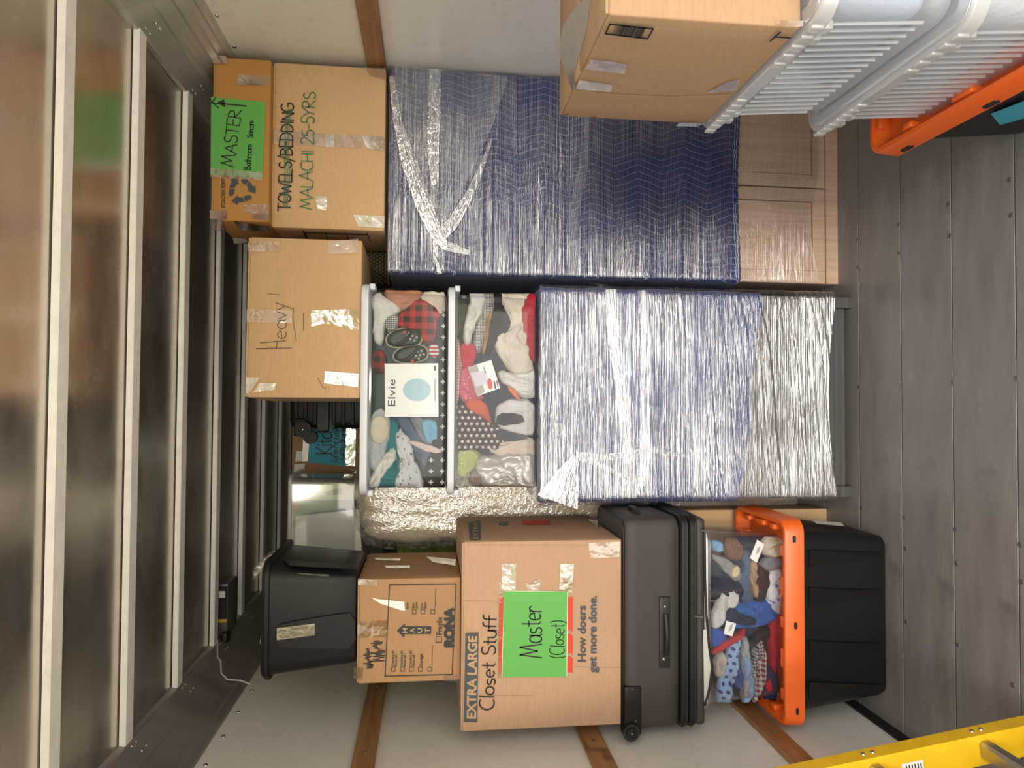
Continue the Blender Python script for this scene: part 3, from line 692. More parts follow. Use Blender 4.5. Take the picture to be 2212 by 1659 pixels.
obj('stretch_film', wrap(cx0 - .014, cx1 + .006, cy0 - .026, cy1, lambda x: .115 + .02 * math.sin(x * 11), lambda x: 1.832, 60, 8, 700, wrinkle(cab_tilt, 1, .003, 66, 150)), M['film'], cab, 'all')
# bunched tails of film on the cabinet front
def film_strip(t, path, Y, name='film_tail', seed=3, amp=.006, m='film_bunch', n=16):
    """pleated ribbon of gathered film: path = [(photo x, photo y, half-width in pixels)]"""
    rs = random.Random(seed); V, F = [], []; P = []
    for (a, b_) in zip(path, path[1:]):
        for k in range(8): f = k / 8; P.append(tuple(a[i] * (1 - f) + b_[i] * f for i in range(3)))
    P.append(path[-1])
    for i, (x, y, w) in enumerate(P):
        a = P[max(i - 1, 0)]; c = P[min(i + 1, len(P) - 1)]; dx, dy = c[0] - a[0], c[1] - a[1]; L = math.hypot(dx, dy) or 1; nx, ny = -dy / L, dx / L
        for k in range(n + 1):
            f = k / n * 2 - 1; j = rs.uniform(-.6, .6) / n
            q = at(x + nx * w * (f + j), y + ny * w * (f + j), Y); V.append((q.x, q.y - amp * (.6 + .6 * math.sin(k * 2.4 + .8 * math.sin(i * .2 + seed)) + rs.uniform(0, .22)) * (1.1 - abs(f)), q.z))
    for i in range(len(P) - 1):
        for k in range(n): q = i * (n + 1) + k; F.append((q, q + 1, q + n + 2, q + n + 1))
    return obj(name, (V, F), M[m], t, 'all')
YF = cy0 - .034
film_strip(cab, [(975, 152, 125), (965, 250, 104), (958, 340, 74), (952, 420, 42), (946, 492, 20)], YF, seed=2, amp=.005, m='film_fan', n=44)
film_strip(cab, [(846, 165, 6), (858, 260, 9), (884, 350, 17), (915, 440, 18), (940, 500, 14)], YF - .003, seed=1)
film_strip(cab, [(1062, 300, 2), (1045, 350, 5), (1015, 420, 9), (980, 480, 12), (948, 515, 12)], YF - .003, seed=3)
film_strip(cab, [(940, 150, 12), (938, 230, 14), (935, 330, 12), (940, 400, 8)], YF - .003, seed=4, amp=.004)
film_strip(cab, [(940, 500, 14), (960, 530, 10), (985, 538, 8), (1013, 546, 5)], YF - .008, seed=5, amp=.009)
film_strip(cab, [(941, 520, 6), (942, 560, 4), (950, 592, 5)], YF, seed=6)
film_strip(cab, [(1265, 190, 8), (1262, 350, 10), (1245, 430, 11), (1235, 500, 13), (1245, 595, 12)], YF, seed=8, amp=.004, m='film_fan')

# grey dresser wrapped the same way
dre = thing('wrapped_dresser', 'low grey dresser wrapped in blue blanket and shiny stretch film', 'dresser', (.03, 2.87, 0))
dx0, dx1, dy0, dy1 = -.368, .428, 2.652, 2.975
obj('carcass', box(NB(), (dx0, dy0, .075), (dx1, dy1, 1.245), .003, 1), M['grey_wood'], dre)
for k in range(3): dw = obj('drawer', box(NB(), (dx0 + .018, dy0 - .006, .12 + k * .37), (dx1 - .018, dy0 + .004, .12 + k * .37 + .355), .002, 1), M['grey_wood'], dre)
obj('base_board', box(NB(), (dx0 + .02, dy0 + .018, .02), (dx1 - .02, dy0 + .036, .08)), M['grey_wood'], dre)
for x in (dx0, dx1 - .045):
    for y in (dy0 - .002, dy1 - .045): obj('foot', box(NB(), (x, y, 0), (x + .045, y + .045, .078), .002, 1), M['grey_wood'], dre)
zb2 = lambda x: .475 - .09 * (x + .38) / .82 + .006 * math.sin(x * 31) + .008 * math.sin(x * 13)
def quilt2(x, y, z, sd):
    u = (x - .03) / .4; return .004 * (1 - u * u) * (1 if sd == 1 else 0) + .003 * math.sin(z * 27 + 5 * x) * math.sin(x * 10 + 1) + .003 * vn2(z * 16, x * 12)
obj('blanket', wrap(dx0 - .010, dx1 + .010, dy0 - .020, dy1, zb2, lambda x: 1.252, 70, 10, 90, quilt2, .03), M['blanket2'], dre, 'all')
dtilt = lambda s, z: (-.18 * (s + .4) * (1 if z < .62 else .25)) + .02 * math.sin(s * 6)
film_lo = lambda x: .085 + .035 * (math.sin((x + .38) / .82 * PI)) 
obj('stretch_film', wrap(dx0 - .018, dx1 + .018, dy0 - .033, dy1, film_lo, lambda x: 1.258, 60, 8, 640, wrinkle(dtilt, 5, .0045, 74, 170, .9), .032), M['film2'], dre, 'all')
YD = dy0 - .043
film_strip(dre, [(1245, 985, 8), (1225, 1030, 26), (1205, 1085, 46)], YD, seed=11, amp=.008)
film_strip(dre, [(1245, 985, 10), (1300, 988, 6), (1350, 984, 8), (1400, 972, 6), (1450, 980, 5), (1492, 986, 3)], YD - .004, seed=12, amp=.006)
film_strip(dre, [(1250, 988, 6), (1310, 1010, 5), (1370, 1042, 4), (1385, 1030, 3)], YD - .004, seed=13, amp=.006)
film_strip(dre, [(1320, 625, 12), (1325, 720, 14), (1345, 850, 14), (1360, 1000, 12)], YD, seed=14, amp=.005, m='film2')
film_strip(dre, [(1388, 628, 10), (1390, 720, 14), (1395, 860, 12), (1392, 1000, 10), (1385, 1050, 8)], YD, seed=15, amp=.006, m='film2')

# black tote with orange lid on the floor
def slot(t, c, s, w, h, axis):
    b = NB(); pts = []
    for k in range(16):
        a = 2 * PI * k / 16; u = math.cos(a) * h + (1 if math.cos(a) > 0 else -1) * (w - h) ; v = math.sin(a) * h; pts.append(Vector((0, u, v)) if axis == 'x' else Vector((u, 0, v)))
    n = Vector((s, 0, 0)) if axis == 'x' else Vector((0, s, 0)); prism(b, [Vector(c) + p + n * .0012 for p in pts], -n * .004); return obj('slot', b, M['black_matte'], t)
def orange_lid(t, x0, x1, y0, y1, z0, z1, deck):
    cx, cy = (x0 + x1) / 2, (y0 + y1) / 2; hx, hy = (x1 - x0) / 2, (y1 - y0) / 2; L = []
    for ins, z in ((.004, z0), (0, z0 + .003), (.004, z1 - .006), (.008, z1), (.020, z1), (.026, z1 - .006), (.036, deck + .01), (.044, deck)): L.append([(p[0], p[1], z) for p in rrect(cx, cy, hx - ins, hy - ins, max(.01, .05 - ins * .6), 6)])
    b = NB(); loft(b, L, True, True); ld = obj('lid', b, M['orange'], t, True)
    def blk(px, py, wx, wy): obj('lid_rib', rcub((px - wx, py - wy, deck - .002), (px + wx, py + wy, z1 - .002), .006, 2), M['orange'], ld, True)   # strengthening blocks along the inner lip
    nx_ = 5; ny_ = 3
    for k in range(nx_):
        u = (k + .5) / nx_ * 2 - 1
        for s in (-1, 1): blk(cx + u * (hx - .05), cy + s * (hy - .040), .034 if k % 2 else .02, .010)
    for k in range(ny_):
        u = (k + .5) / ny_ * 2 - 1
        for s in (-1, 1): blk(cx + s * (hx - .040), cy + u * (hy - .06), .010, .034 if k % 2 else .018)
    return ld
tote = thing('storage_tote', 'black storage tote with bright orange lid on the floor by the wall', 'tote', (-.77, 2.58, 0))
b = NB(); shell(b, -1.105, -.442, 2.395, 2.772, 0.001, .375, .038, .06, True, 5, .03); obj('body', b, M['black_plastic'], tote, True)
for i, (ya, yb_, yc) in enumerate(((1188, 1228, 1204), (1270, 1312, 1290), (1385, 1421, 1404), (1474, 1512, 1492))):
    A_ = [(1748, ya), (1748, yb_), (1905, yc)]; b = NB()
    f = lambda p, q, e=0.: at(p, q, 2.4 + (p - 1745) * .00018 - e)
    V = [f(*A_[0], -.004), f(*A_[1], -.004), f(*A_[2], -.004), f(1905, ya + 6, -.004)]; Vn = [f(*A_[0], .013), f(*A_[1], .002), f(*A_[2], .002), f(1905, ya + 6, .013)]
    P = [b.verts.new(v) for v in V]; Q = [b.verts.new(v) for v in Vn]
    b.faces.new(P[::-1]); b.faces.new(Q)
    for k in range(4): b.faces.new((P[k], P[(k + 1) % 4], Q[(k + 1) % 4], Q[k]))
    bmesh.ops.recalc_face_normals(b, faces=b.faces); obj('rib', b, M['black_plastic'], tote)
put_patch(tote, 'sticker', onX(-.452, 1), [(1752, 1123), (1818, 1129), (1824, 1137), (1764, 1131)], M['paper_white'])
ld = orange_lid(tote, -1.133, -.405, 2.362, 2.785, .362, .432, .385)
for px, py in ((1716, 1165), (1719, 1352), (1723, 1537)): slot(ld, at(px, py, 2.3625), -1, .012, .0055, 'y')

# clothes tote standing in the orange lid
def clear_tote(name, label, x0, x1, y0, y1, z0, z1, taper, lid_m, lid_h, over, mat='clear', r=.05, group=None):
    t = thing(name, label, 'tote', ((x0 + x1) / 2, (y0 + y1) / 2, z0), group)
    b = NB(); shell(b, x0, x1, y0, y1, z0, z1 - lid_h + .004, taper, r, True, 4, .022); obj('body', b, M[mat], t, True)
    b = NB(); band(b, x0 - .006, x1 + .006, y0 - .006, y1 + .006, z1 - lid_h - .010, z1 - lid_h, r, .010); obj('rim', b, M[mat], t, True)
    b = NB(); lid(b, x0 - over, x1 + over, y0 - over, y1 + over, z1 - lid_h, z1, r + over * .5); obj('lid', b, M[lid_m], t, True)
    return t
M['clear'] = clear_plastic('clear_tote_plastic', (.96, .97, .985), .045, .035, .05, (.72, .80, .92))
M['milky'] = clear_plastic('milky_tote_plastic', (.90, .91, .93), .38, .10, .16, (.84, .86, .89), bumps=.2)
M['milky_rim'] = clear_plastic('frosted_rim_plastic', (.88, .89, .9), .52, .12, .2, (.88, .88, .88))
M['frost'] = clear_plastic('frosted_bin_plastic', (.86, .87, .88), .22, .15, .09, (.82, .82, .80))
ct = clear_tote('clothes_tote', 'clear tote of clothes with white lid standing in the orange lid', -1.083, -.460, 2.452, 2.745, .3855, .705, .016, 'white_plastic', .024, .012)
for yy in (1545,): obj('lid_handle', rcub((-1.105, 2.55, .672), (-1.093, 2.66, .70), .004, 2), M['white_plastic'], ct, True)
# ------------------------------------------------------------------ grey suitcase lying on the clothes tote
M['suit'] = plain('charcoal_ballistic_cloth', (.038, .033, .030), .62, var=.1, vs=4, bump=.35, bs=900, dist=.0006)
M['suit_in'] = plain('pale_lining', (.5, .49, .47), .7); M['rubber'] = plain('black_rubber', (.006, .006, .006), .55)
su = thing('suitcase', 'charcoal soft suitcase lying on its side with a black carry handle', 'suitcase', (-.75, 2.6, .706))
x0, x1, y0, y1 = -1.125, -.396, 2.40, 2.80
lo, hi = (x0, y0, .795), (x1, y1, 1.003); obj('shell', rcub(lo, hi, .035, 8, bulge(lo, hi, .002, 3)), M['suit'], su, True)
lo, hi = (x0 + .006, y0 + .003, .706), (x1 - .006, y1 - .003, .742); obj('front_pocket', rcub(lo, hi, .014, 6, bulge(lo, hi, .004, 5)), M['suit'], su, True)
for k, (za, zb_) in enumerate(((.738, .766), (.769, .797))):
    b = NB(); cxm, cym = (x0 + x1) / 2, (y0 + y1) / 2
    loft(b, [[(p[0], p[1], z) for p in rrect(cxm, cym, (x1 - x0) / 2 + o, (y1 - y0) / 2 + o, .045)] for z, o in ((za, .0), (za + .004, .004), (zb_ - .004, .004), (zb_, .0))])
    zp = obj('zipper_band', b, M['black_matte'], su, True)
    b = NB(); tube(b, [(p[0], p[1], (za + zb_) / 2) for p in rrect(cxm, cym, (x1 - x0) / 2 + .005, (y1 - y0) / 2 + .005, .045)], .0028, 6, True); obj('zipper', b, M['rubber'], zp, True)
for z in (.806, .997):
    b = NB(); tube(b, [(p[0], p[1], z) for p in rrect((x0 + x1) / 2, (y0 + y1) / 2, (x1 - x0) / 2 - (.012 if z > .9 else .008), (y1 - y0) / 2 - (.012 if z > .9 else .008), .04)], .0035, 6, True); obj('piping', b, M['black_matte'], su, True)
sf = onY(y0 - .003)
def pbox(px0, py0, px1, py1, Ya, Yb, r=.002, n=3):
    a, c = at(px1, py1, Ya), at(px0, py0, Ya); return rcub((min(a.x, c.x), min(Ya, Yb), min(a.z, c.z)), (max(a.x, c.x), max(Ya, Yb), max(a.z, c.z)), r, n)
hd = obj('carry_handle', pbox(1425, 1290, 1448, 1443, y0 - .008, y0 + .004), M['black_matte'], su, True)
b = NB(); q0, q1 = at(1436, 1325, y0), at(1436, 1412, y0)
tube(b, [(q0.x + (q1.x - q0.x) * k / 10, y0 - .010 - .016 * math.sin(PI * k / 10), q0.z + (q1.z - q0.z) * k / 10) for k in range(11)], .009, 8); obj('grip', b, M['rubber'], hd, True)
for p in ((1436, 1310), (1434, 1424)):
    b = NB(); q = at(*p, y0 - .008); dome(b, q, (0, -1, 0), .0065); obj('rivet', b, M['steel'], hd, True)
obj('wheel_housing', pbox(1349, 1484, 1386, 1588, y0 - .006, y0 + .05, .005), M['black_plastic'], su, True)
w = at(1356, 1581, y0 - .012); w.z = min(w.z, .978); b = NB(); cyl(b, (w.x, y0 - .022, w.z), (w.x, y0 + .014, w.z), .029, 28); wh = obj('wheel', b, M['rubber'], su, True)
b = NB(); cyl(b, (w.x, y0 - .027, w.z), (w.x, y0 - .021, w.z), .018, 20, .02); obj('hub', b, M['black_plastic'], wh, True)
b = NB(); dome(b, (w.x, y0 - .027, w.z), (0, -1, 0), .004); obj('axle_screw', b, M['steel'], wh, True)
for p in ((1366, 1489), (1373, 1557)):
    b = NB(); dome(b, at(*p, y0 - .006), (0, -1, 0), .004); obj('screw', b, M['dull_screw'], su, True)
for p, q in (((1500, 1331), (1518, 1334)), ((1530, 1298), (1546, 1299)), ((1514, 1146), (1536, 1147))):
    b = NB(); a, c = at(*p, y0 - .012), at(*q, y0 - .016); tube(b, [a, (a + c) / 2, c], [.004, .0025, .004], 6); obj('zipper_pull', b, M['dull_screw'], su, True)
b = NB(); pts = [at(x, y, y0 - .004) for x, y in ((1522, 1150), (1523, 1250), (1526, 1330), (1532, 1400), (1538, 1440), (1534, 1480), (1523, 1525))]; tube(b, pts, .004, 6); obj('sagging_zipper', b, M['black_matte'], su, True)
b = NB(); P = [(1519, 1360), (1527, 1360), (1534, 1410), (1535, 1450), (1529, 1490), (1521, 1515)]
patch(b, onY(y0 + .0), P, .001, .004); obj('lining', b, M['suit_in'], su)
b = NB(); a = at(1395, 1090, 2.55); tube(b, [(x1 - .002, 2.46, .93), (x1 + .012, 2.475, .93), (x1 + .016, 2.52, .93), (x1 + .012, 2.565, .93), (x1 - .002, 2.58, .93)], .008, 8); obj('top_handle', b, M['black_matte'], su, True)

# ------------------------------------------------------------------ big moving carton marked as closet
t = carton('moving_box', 'extra large moving box with green Master closet sheet', -1.100, -.470, 2.40, 2.92, 1.0085, 1.557, M['card_pink'], seed=2)
s = onY(2.398)
z6 = zm(970, 1060, 2.7707)
g = put_patch(t, 'size_block', s, z6((98, 852), (176, 850), (168, 1385), (88, 1383)), M['ink_grey'], .003)
ink(g, 'lettering', lambda b: printed(b, s, 'EXTRA LARGE', 970 + 160 / 2.7707, 1060 + 1362 / 2.7707, 1060 + 872 / 2.7707, 19, .022, -.014, .0045), 'ink_card')
ink(t, 'handwriting', lambda b: hand(b, s, 'Closet Stuff', 970 + 268 / 2.77, 1060 + 1315 / 2.77, 1060 + 745 / 2.77, 30, 1.3, -.03, 5, .0048), 'ink')
lg = put_patch(t, 'logo_block', s, z6((300, 640), (325, 638), (318, 1092), (298, 1092)), M['ink_red'], .003)
for p in (z6((704, 640), (742, 638), (740, 850), (722, 832), (704, 850)), z6((704, 870), (722, 852), (742, 872), (740, 985), (722, 968), (704, 985)), z6((704, 1006), (722, 988), (742, 1008), (740, 1088), (704, 1088))): put_patch(t, 'logo_block', s, p, M['ink_red'], .003)
put_patch(t, 'backing_sheet', s, z6((330, 598), (712, 603), (706, 1112), (314, 1114)), M['paper_white'], .0036)
gs = put_patch(t, 'green_sheet', s, z6((330, 602), (708, 604), (703, 1114), (318, 1115)), M['paper_green'], .0044)
ink(gs, 'handwriting', lambda b: hand(b, s, 'Master', 970 + 552 / 2.77, 1060 + 1000 / 2.77, 1060 + 690 / 2.77, 44, 1.4, -.0, 8, .006), 'ink')
ink(gs, 'handwriting', lambda b: hand(b, s, '(Closet)', 970 + 686 / 2.77, 1060 + 1005 / 2.77, 1060 + 775 / 2.77, 30, 1.0, -.02, 9, .006), 'ink')
ink(t, 'slogan', lambda b: (printed(b, s, 'How doers', 970 + 818 / 2.77, 1060 + 1022 / 2.77, 1060 + 690 / 2.77, 17, .018, 0, .0035), printed(b, s, 'get more done.', 970 + 882 / 2.77, 1060 + 1088 / 2.77, 1060 + 630 / 2.77, 17, .018, 0, .0035)), 'ink_grey')
tape(t, s, [z6((313, 436), (400, 436), (400, 600), (316, 600)), z6((668, 437), (748, 440), (738, 610), (658, 600)), z6((460, 548), (543, 532), (546, 600), (470, 600))], 'tape_white', .0036)
tape(t, s, [z6((835, 315), (1022, 305), (1020, 400), (845, 402)), z6((300, 550), (320, 550), (312, 1120), (292, 1120))], 'tape', .003)
ink(t, 'crease', lambda b: (line(b, s, z6((80, 660), (300, 662)), .4, .0025), line(b, s, z6((745, 1055), (1020, 1060)), .4, .0025), line(b, s, z6((80, 1225), (500, 1228)), .4, .0025), line(b, s, z6((110, 325), (1020, 330)), .5, .0025)), 'ink_card')
sx = onX(-.468, 1)
sb = put_patch(t, 'size_block', sx, [(1015, 1166), (1012, 1129), (1037, 1124), (1038, 1165)], M['ink_grey'], .001)
ink(sb, 'lettering', lambda b: printed(b, sx, 'EXTRA', 1033, 1164, 1128, 11, .01, 0, .002), 'ink_card')
put_patch(t, 'logo_block', sx, [(1128, 1124), (1185, 1123), (1189, 1133), (1130, 1133)], M['ink_red'], .001)
put_patch(t, 'torn_hole', sx, [(1076, 1133), (1083, 1126), (1095, 1128), (1099, 1124), (1098, 1134)], M['ink'], .001)
tape(t, sx, [[(1270, 1122), (1300, 1124), (1318, 1136), (1290, 1138)]], 'tape', .001)

# printed brown box with check boxes
t = carton('printed_box', 'brown moving box with HAUT arrow and room check boxes', -.948, -.600, 2.45, 2.87, 1.5585, 1.905, M['card_dark'], seed=3)
s = onY(2.4475); z8 = zm(540, 1160, 3.3255)
def rona(b):
    fr = z8((1002, 345), (1480, 340), (1452, 988), (970, 1001)); line(b, s, fr + fr[:1], .9, .002)
    for x in (1030, 1096, 1160, 1224, 1292): q = z8((x - 14, 937), (x + 14, 937), (x + 13, 965), (x - 15, 965)); line(b, s, q + q[:1], .5, .002)
    for x in (1180, 1243, 1313): q = z8((x - 14, 522), (x + 14, 522), (x + 13, 552), (x - 15, 552)); line(b, s, q + q[:1], .5, .002)
    line(b, s, z8((1310, 780), (1308, 922)), .5, .002); line(b, s, z8((1334, 370), (1330, 512)), .5, .002)
    q = z8((1337, 718), (1376, 718), (1376, 757), (1335, 757)); line(b, s, q + q[:1], .7, .002)
    def row(tx, x, y0_, y1_, h=5.4): printed(b, s, tx, 540 + x / 3.3255, 1160 + y0_ / 3.3255, 1160 + y1_ / 3.3255, h, .004, 0, .002)
    for k, x in enumerate((1034, 1097, 1162)): row('Chambre #%d' % (k + 1), x, 930, 818); row('Room #%d' % (k + 1), x + 22, 930, 848)
    row('Garage', 1240, 930, 840, 7); row('Bathr', 1138, 516, 470); row('Salo', 1180, 514, 474); row('Livin', 1204, 514, 470); row('Sou', 1243, 514, 474); row('Base', 1266, 514, 470)
    row('Fragile', 1380, 702, 578, 12)
ink(t, 'print', rona, 'ink')
ink(t, 'lettering', lambda b: printed(b, s, 'RONA', 540 + 1462 / 3.3255, 1160 + 786 / 3.3255, 1160 + 515 / 3.3255, 19, .05, 0, .002), 'ink')
ar = put_patch(t, 'arrow', s, z8((1055, 672), (1112, 622), (1112, 642), (1302, 643), (1300, 697), (1110, 698), (1108, 725)), M['ink'], .002)
def haut(b):
    for ch, x in (('H', 1128), ('A', 1182), ('U', 1236), ('T', 1290)): printed(b, s, ch, 540 + x / 3.3255, 1160 + 686 / 3.3255, 1160 + 656 / 3.3255, 9.5, .02, 0, .0035)
ink(ar, 'lettering', haut, 'ink_card')
put_patch(t, 'torn_label', s, z8((870, 434), (920, 445), (1108, 465), (1114, 530), (1075, 524), (935, 478)), M['paper_white'], .002)
def scribble(b):
    rs = random.Random(5)
    for (xa, ya, xb, yb_) in ((820, 800, 880, 945), (865, 745, 975, 895)):
        P = []
        for k in range(26): f = k / 25; P.append((xa + (xb - xa) * (.2 + .6 * rs.random()) + (k % 2 - .5) * 40, yb_ + (ya - yb_) * f))
        line(b, s, z8(*P), .7, .002)
ink(t, 'scribble', scribble, 'ink')
tape(t, s, [z8((775, 300), (915, 308), (915, 352), (775, 345)), z8((772, 610), (985, 600), (990, 720), (770, 725)), z8((745, 935), (815, 940), (805, 1025), (745, 1020)), z8((1390, 990), (1490, 992), (1488, 1035), (1388, 1032))], 'tape', .003)
sx = onX(-.598, 1)
tape(t, sx, [[(808, 1205), (866, 1205), (864, 1211), (812, 1209)], [(830, 1222), (885, 1221), (885, 1227), (835, 1227)], [(920, 1202), (985, 1208), (985, 1222), (935, 1214)]], 'tape_white', .001)

# black tote on the very top
t = thing('black_tote', 'tapered black plastic tote on top beside the roof rail', 'tote', (-.74, 2.63, 1.9075))
b = NB(); shell(b, -.915, -.545, 2.43, 2.84, 1.9075, 2.195, .026, .05, True, 5, .018); obj('body', b, M['black_plastic'], t, True)
b = NB(); band(b, -.928, -.527, 2.418, 2.852, 2.188, 2.204, .055, .022); obj('rim', b, M['black_plastic'], t, True)
b = NB(); lid(b, -.922, -.534, 2.424, 2.846, 2.200, 2.213, .052, .03, .006); obj('lid', b, M['black_plastic'], t, True)
s = lambda p, q, e=0.: at(p, q, 2.4335 + (p - 575) * .00013 - e)
b = NB(); patch(b, s, chaikin(z8((195, 655), (215, 625), (600, 560), (755, 545), (760, 806), (560, 800), (215, 795), (190, 760)), 1), .016, .026); obj('handle_panel', b, M['black_plastic'], t, False)
tape(t, s, [z8((192, 655), (465, 622), (466, 706), (192, 742))], 'tape_white', .0175); tape(t, s, [z8((82, 680), (185, 668), (182, 768), (72, 765))], 'tape_white', .003)
b = NB(); patch(b, onX(-.548, 1), [(612, 1209), (705, 1215), (770, 1222), (768, 1229), (690, 1226), (625, 1222)], .004, .01); obj('side_panel', b, M['black_plastic'], t)
tape(t, onX(-.546, 1), [[(640, 1238), (712, 1241), (710, 1246), (648, 1240)]], 'tape_white', .003)
# crumpled plastic bag on it
V, F = blob([(560, 1240), (575, 1222), (600, 1200), (612, 1206), (602, 1228), (575, 1252), (558, 1270)], 2.5, .05, 3, .010, .02)
V = [(v[0], v[1] + .10, v[2] + .0) for v in V]
zlow = min(v[2] for v in V); V = [(v[0], v[1], v[2] - zlow + 2.2135) for v in V]
tag(obj('plastic_bag', (V, F), M['film_side'], None, 'all', base=V[0]), 'crumpled clear plastic bag lying on the topmost black tote', 'bag')

# ------------------------------------------------------------------ right-hand stack on the cabinet
t = carton('towel_box', 'large tan box with Towels Bedding struck through on its front', .643, 1.262, 2.70, 3.08, 1.846, 2.259, M['card_tan'], seed=4)
s = onY(2.698); z4 = zm(430, 90, 3.53)
ink(t, 'handwriting', lambda b: (hand(b, s, 'TOWELS/BEDDING', 627, 456, 222, 27, 1.3, -.035, 3, .0045)), 'ink')
ink(t, 'handwriting', lambda b: (hand(b, s, 'MALACHI 25-5YRS', 673, 452, 198, 27, 1.0, -.035, 4, .0045)), 'ink_green')
def strike(b):
    for k in range(3): line(b, s, [(612 + k * 4, 448), (616 + k * 5, 380), (614 + k * 4, 320), (620 + k * 4, 235)], .7, .0048)
ink(t, 'strike_through', strike, 'ink_green')
tape(t, s, [z4((958, 708), (1032, 702), (1032, 804), (964, 804)), z4((1240, 715), (1415, 722), (1410, 832), (1275, 815)), z4((880, 1175), (978, 1182), (972, 1288), (905, 1278)), z4((1175, 1320), (1415, 1330), (1412, 1420), (1215, 1412))], 'tape_white', .0042)
tape(t, s, [z4((560, 672), (955, 700), (955, 800), (560, 780)), z4((1040, 705), (1240, 712), (1240, 812), (1040, 806)), z4((1250, 195), (1422, 200), (1420, 290), (1300, 260))], 'tape', .0035)
sx = onX(.641, -1)
def side_print(b):
    line(b, sx, [(655, 499), (663, 514)], 1.4, .002)
    for x in (657, 702, 747, 792): line(b, sx, [(x, 503), (x + 8, 521)], 1.0, .002)
    line(b, sx, [(657, 503), (792, 508)], .9, .002)
ink(t, 'side_print', side_print, 'ink_grey')

t = carton('skincare_box', 'orange-brown box with green Master bathroom skincare sheet', .652, 1.250, 2.66, 3.05, 2.2595, 2.462, M['card_orange'], amt=.003, seed=5)
s = onY(2.658)
gs = put_patch(t, 'green_sheet', s, [(456, 209), (573, 221), (567, 386), (455, 377)], M['paper_green'], .003)
ink(gs, 'handwriting', lambda b: hand(b, s, 'MASTER', 506, 361, 236, 28, 1.1, -.13, 2, .0045), 'ink')
ink(gs, 'handwriting', lambda b: hand(b, s, 'Bathroom', 541, 367, 312, 13, .8, -.06, 6, .0045), 'ink')
ink(gs, 'handwriting', lambda b: hand(b, s, 'Skincare', 546, 298, 260, 13, .7, -.06, 7, .0045), 'ink')
def arrows(b):
    line(b, s, [(480, 224), (532, 229)], 1.4, .0045); b.faces.new([b.verts.new(s(*p, .0045)) for p in ((468, 222), (484, 214), (486, 232))])
    line(b, s, [(458, 220), (466, 211)], 1.2, .0045); line(b, s, [(458, 220), (472, 233)], 1.2, .0045); line(b, s, [(456, 222), (474, 224)], .9, .0045)
ink(gs, 'arrow', arrows, 'ink')
def recycle(b):
    cx_, cy_ = 521, 411
    for k in range(3):                                              # three folded arrows chasing round a triangle
        a0 = math.radians(120 * k + 180); ca, sa = math.cos(a0), math.sin(a0)
        def P(u, v): return s(cx_ + u * ca - v * sa, cy_ + u * sa + v * ca, .003)
        for poly in (((26, -12), (26, 3), (15, 3), (15, -6), (20, -12)), ((26, 5), (19, 20), (9, 14), (15, 5)), ((24, 22), (10, 30), (5, 12))):
            b.faces.new([b.verts.new(P(*q)) for q in poly])
ink(t, 'recycling_mark', recycle, 'ink_grey')
ink(t, 'lettering', lambda b: printed(b, s, 'LEASE RECYCLE', 478, 383, 449, 8, .012, 0, .003), 'ink')
tape(t, s, [z4((100, 100), (212, 110), (210, 172), (98, 162)), z4((82, 1285), (212, 1290), (210, 1355), (82, 1350)), z4((290, 285), (470, 292), (470, 330), (288, 330)), z4((405, 1310), (535, 1318), (535, 1362), (405, 1352))], 'tape_brown', .003)
tape(t, s, [z4((300, 250), (545, 262), (545, 340), (300, 300)), z4((330, 1240), (535, 1235), (530, 1320), (340, 1300)), z4((85, 960), (485, 1000), (480, 1060), (85, 1030))], 'tape', .0048)
sx = onX(.650, -1)
tape(t, sx, [[(458, 474), (480, 474), (488, 498), (466, 498)], [(505, 478), (580, 490), (580, 500), (520, 498)]], 'tape_brown', .002)
put_patch(t, 'side_label', sx, [(502, 513), (532, 516), (534, 524), (506, 527)], M['paper_white'], .002)

# heavy box over the clear totes
t = carton('heavy_box', 'tan box with Heavy written on it above the clear totes', .004, .578, 2.605, 3.03, 1.9185, 2.318, M['card_tan'], rot=.035, seed=6)
t.location.x += .0; s = onY(2.603); z5 = zm(430, 500, 3.949)
def heavy(b):
    for L in (((490, 1018), (790, 1013)), ((522, 968), (740, 952)), ((660, 1018), (668, 960), (640, 955))): line(b, s, z5(*L), .7, .004)
    hand(b, s, 'eavy', 620, 737, 655, 34, .7, .05, 12, .004)
    for L in (((582, 548), (690, 556)), ((805, 670), (800, 760), (815, 860), (832, 955)), ((890, 715), (892, 862)), ((1015, 1270), (1060, 1350), (1085, 1355))): line(b, s, z5(*L), .5, .004)
ink(t, 'handwriting', heavy, 'ink_pen')
tape(t, s, [z5((955, 708), (1060, 730), (958, 775)), z5((1075, 1212), (1360, 1235), (1358, 1345), (1072, 1312)), z5((405, 1268), (520, 1268), (430, 1400), (405, 1400)), z5((520, 1310), (658, 1312), (655, 1370), (470, 1392))], 'tape_white', .004)
tape(t, s, [z5((405, 680), (790, 690), (790, 800), (405, 792)), z5((958, 690), (1362, 680), (1362, 865), (1060, 800), (958, 830)), z5((1095, 100), (1355, 75), (1358, 195), (1098, 205)), z5((410, 100), (690, 100), (690, 180), (410, 185))], 'tape', .0035)
sx = onX(.001, -1)
def lines2(b):
    for x in (650, 690, 730): line(b, sx, [(x, 864), (x + 12, 869)], .8, .003)
b = NB()
for k in range(5): box(b, (.0022, 2.66 + .07 * k, 1.96 + .03 * k), (.0035, 2.664 + .07 * k, 2.24), 0)
obj('side_print', b, M['ink_pen'], t)

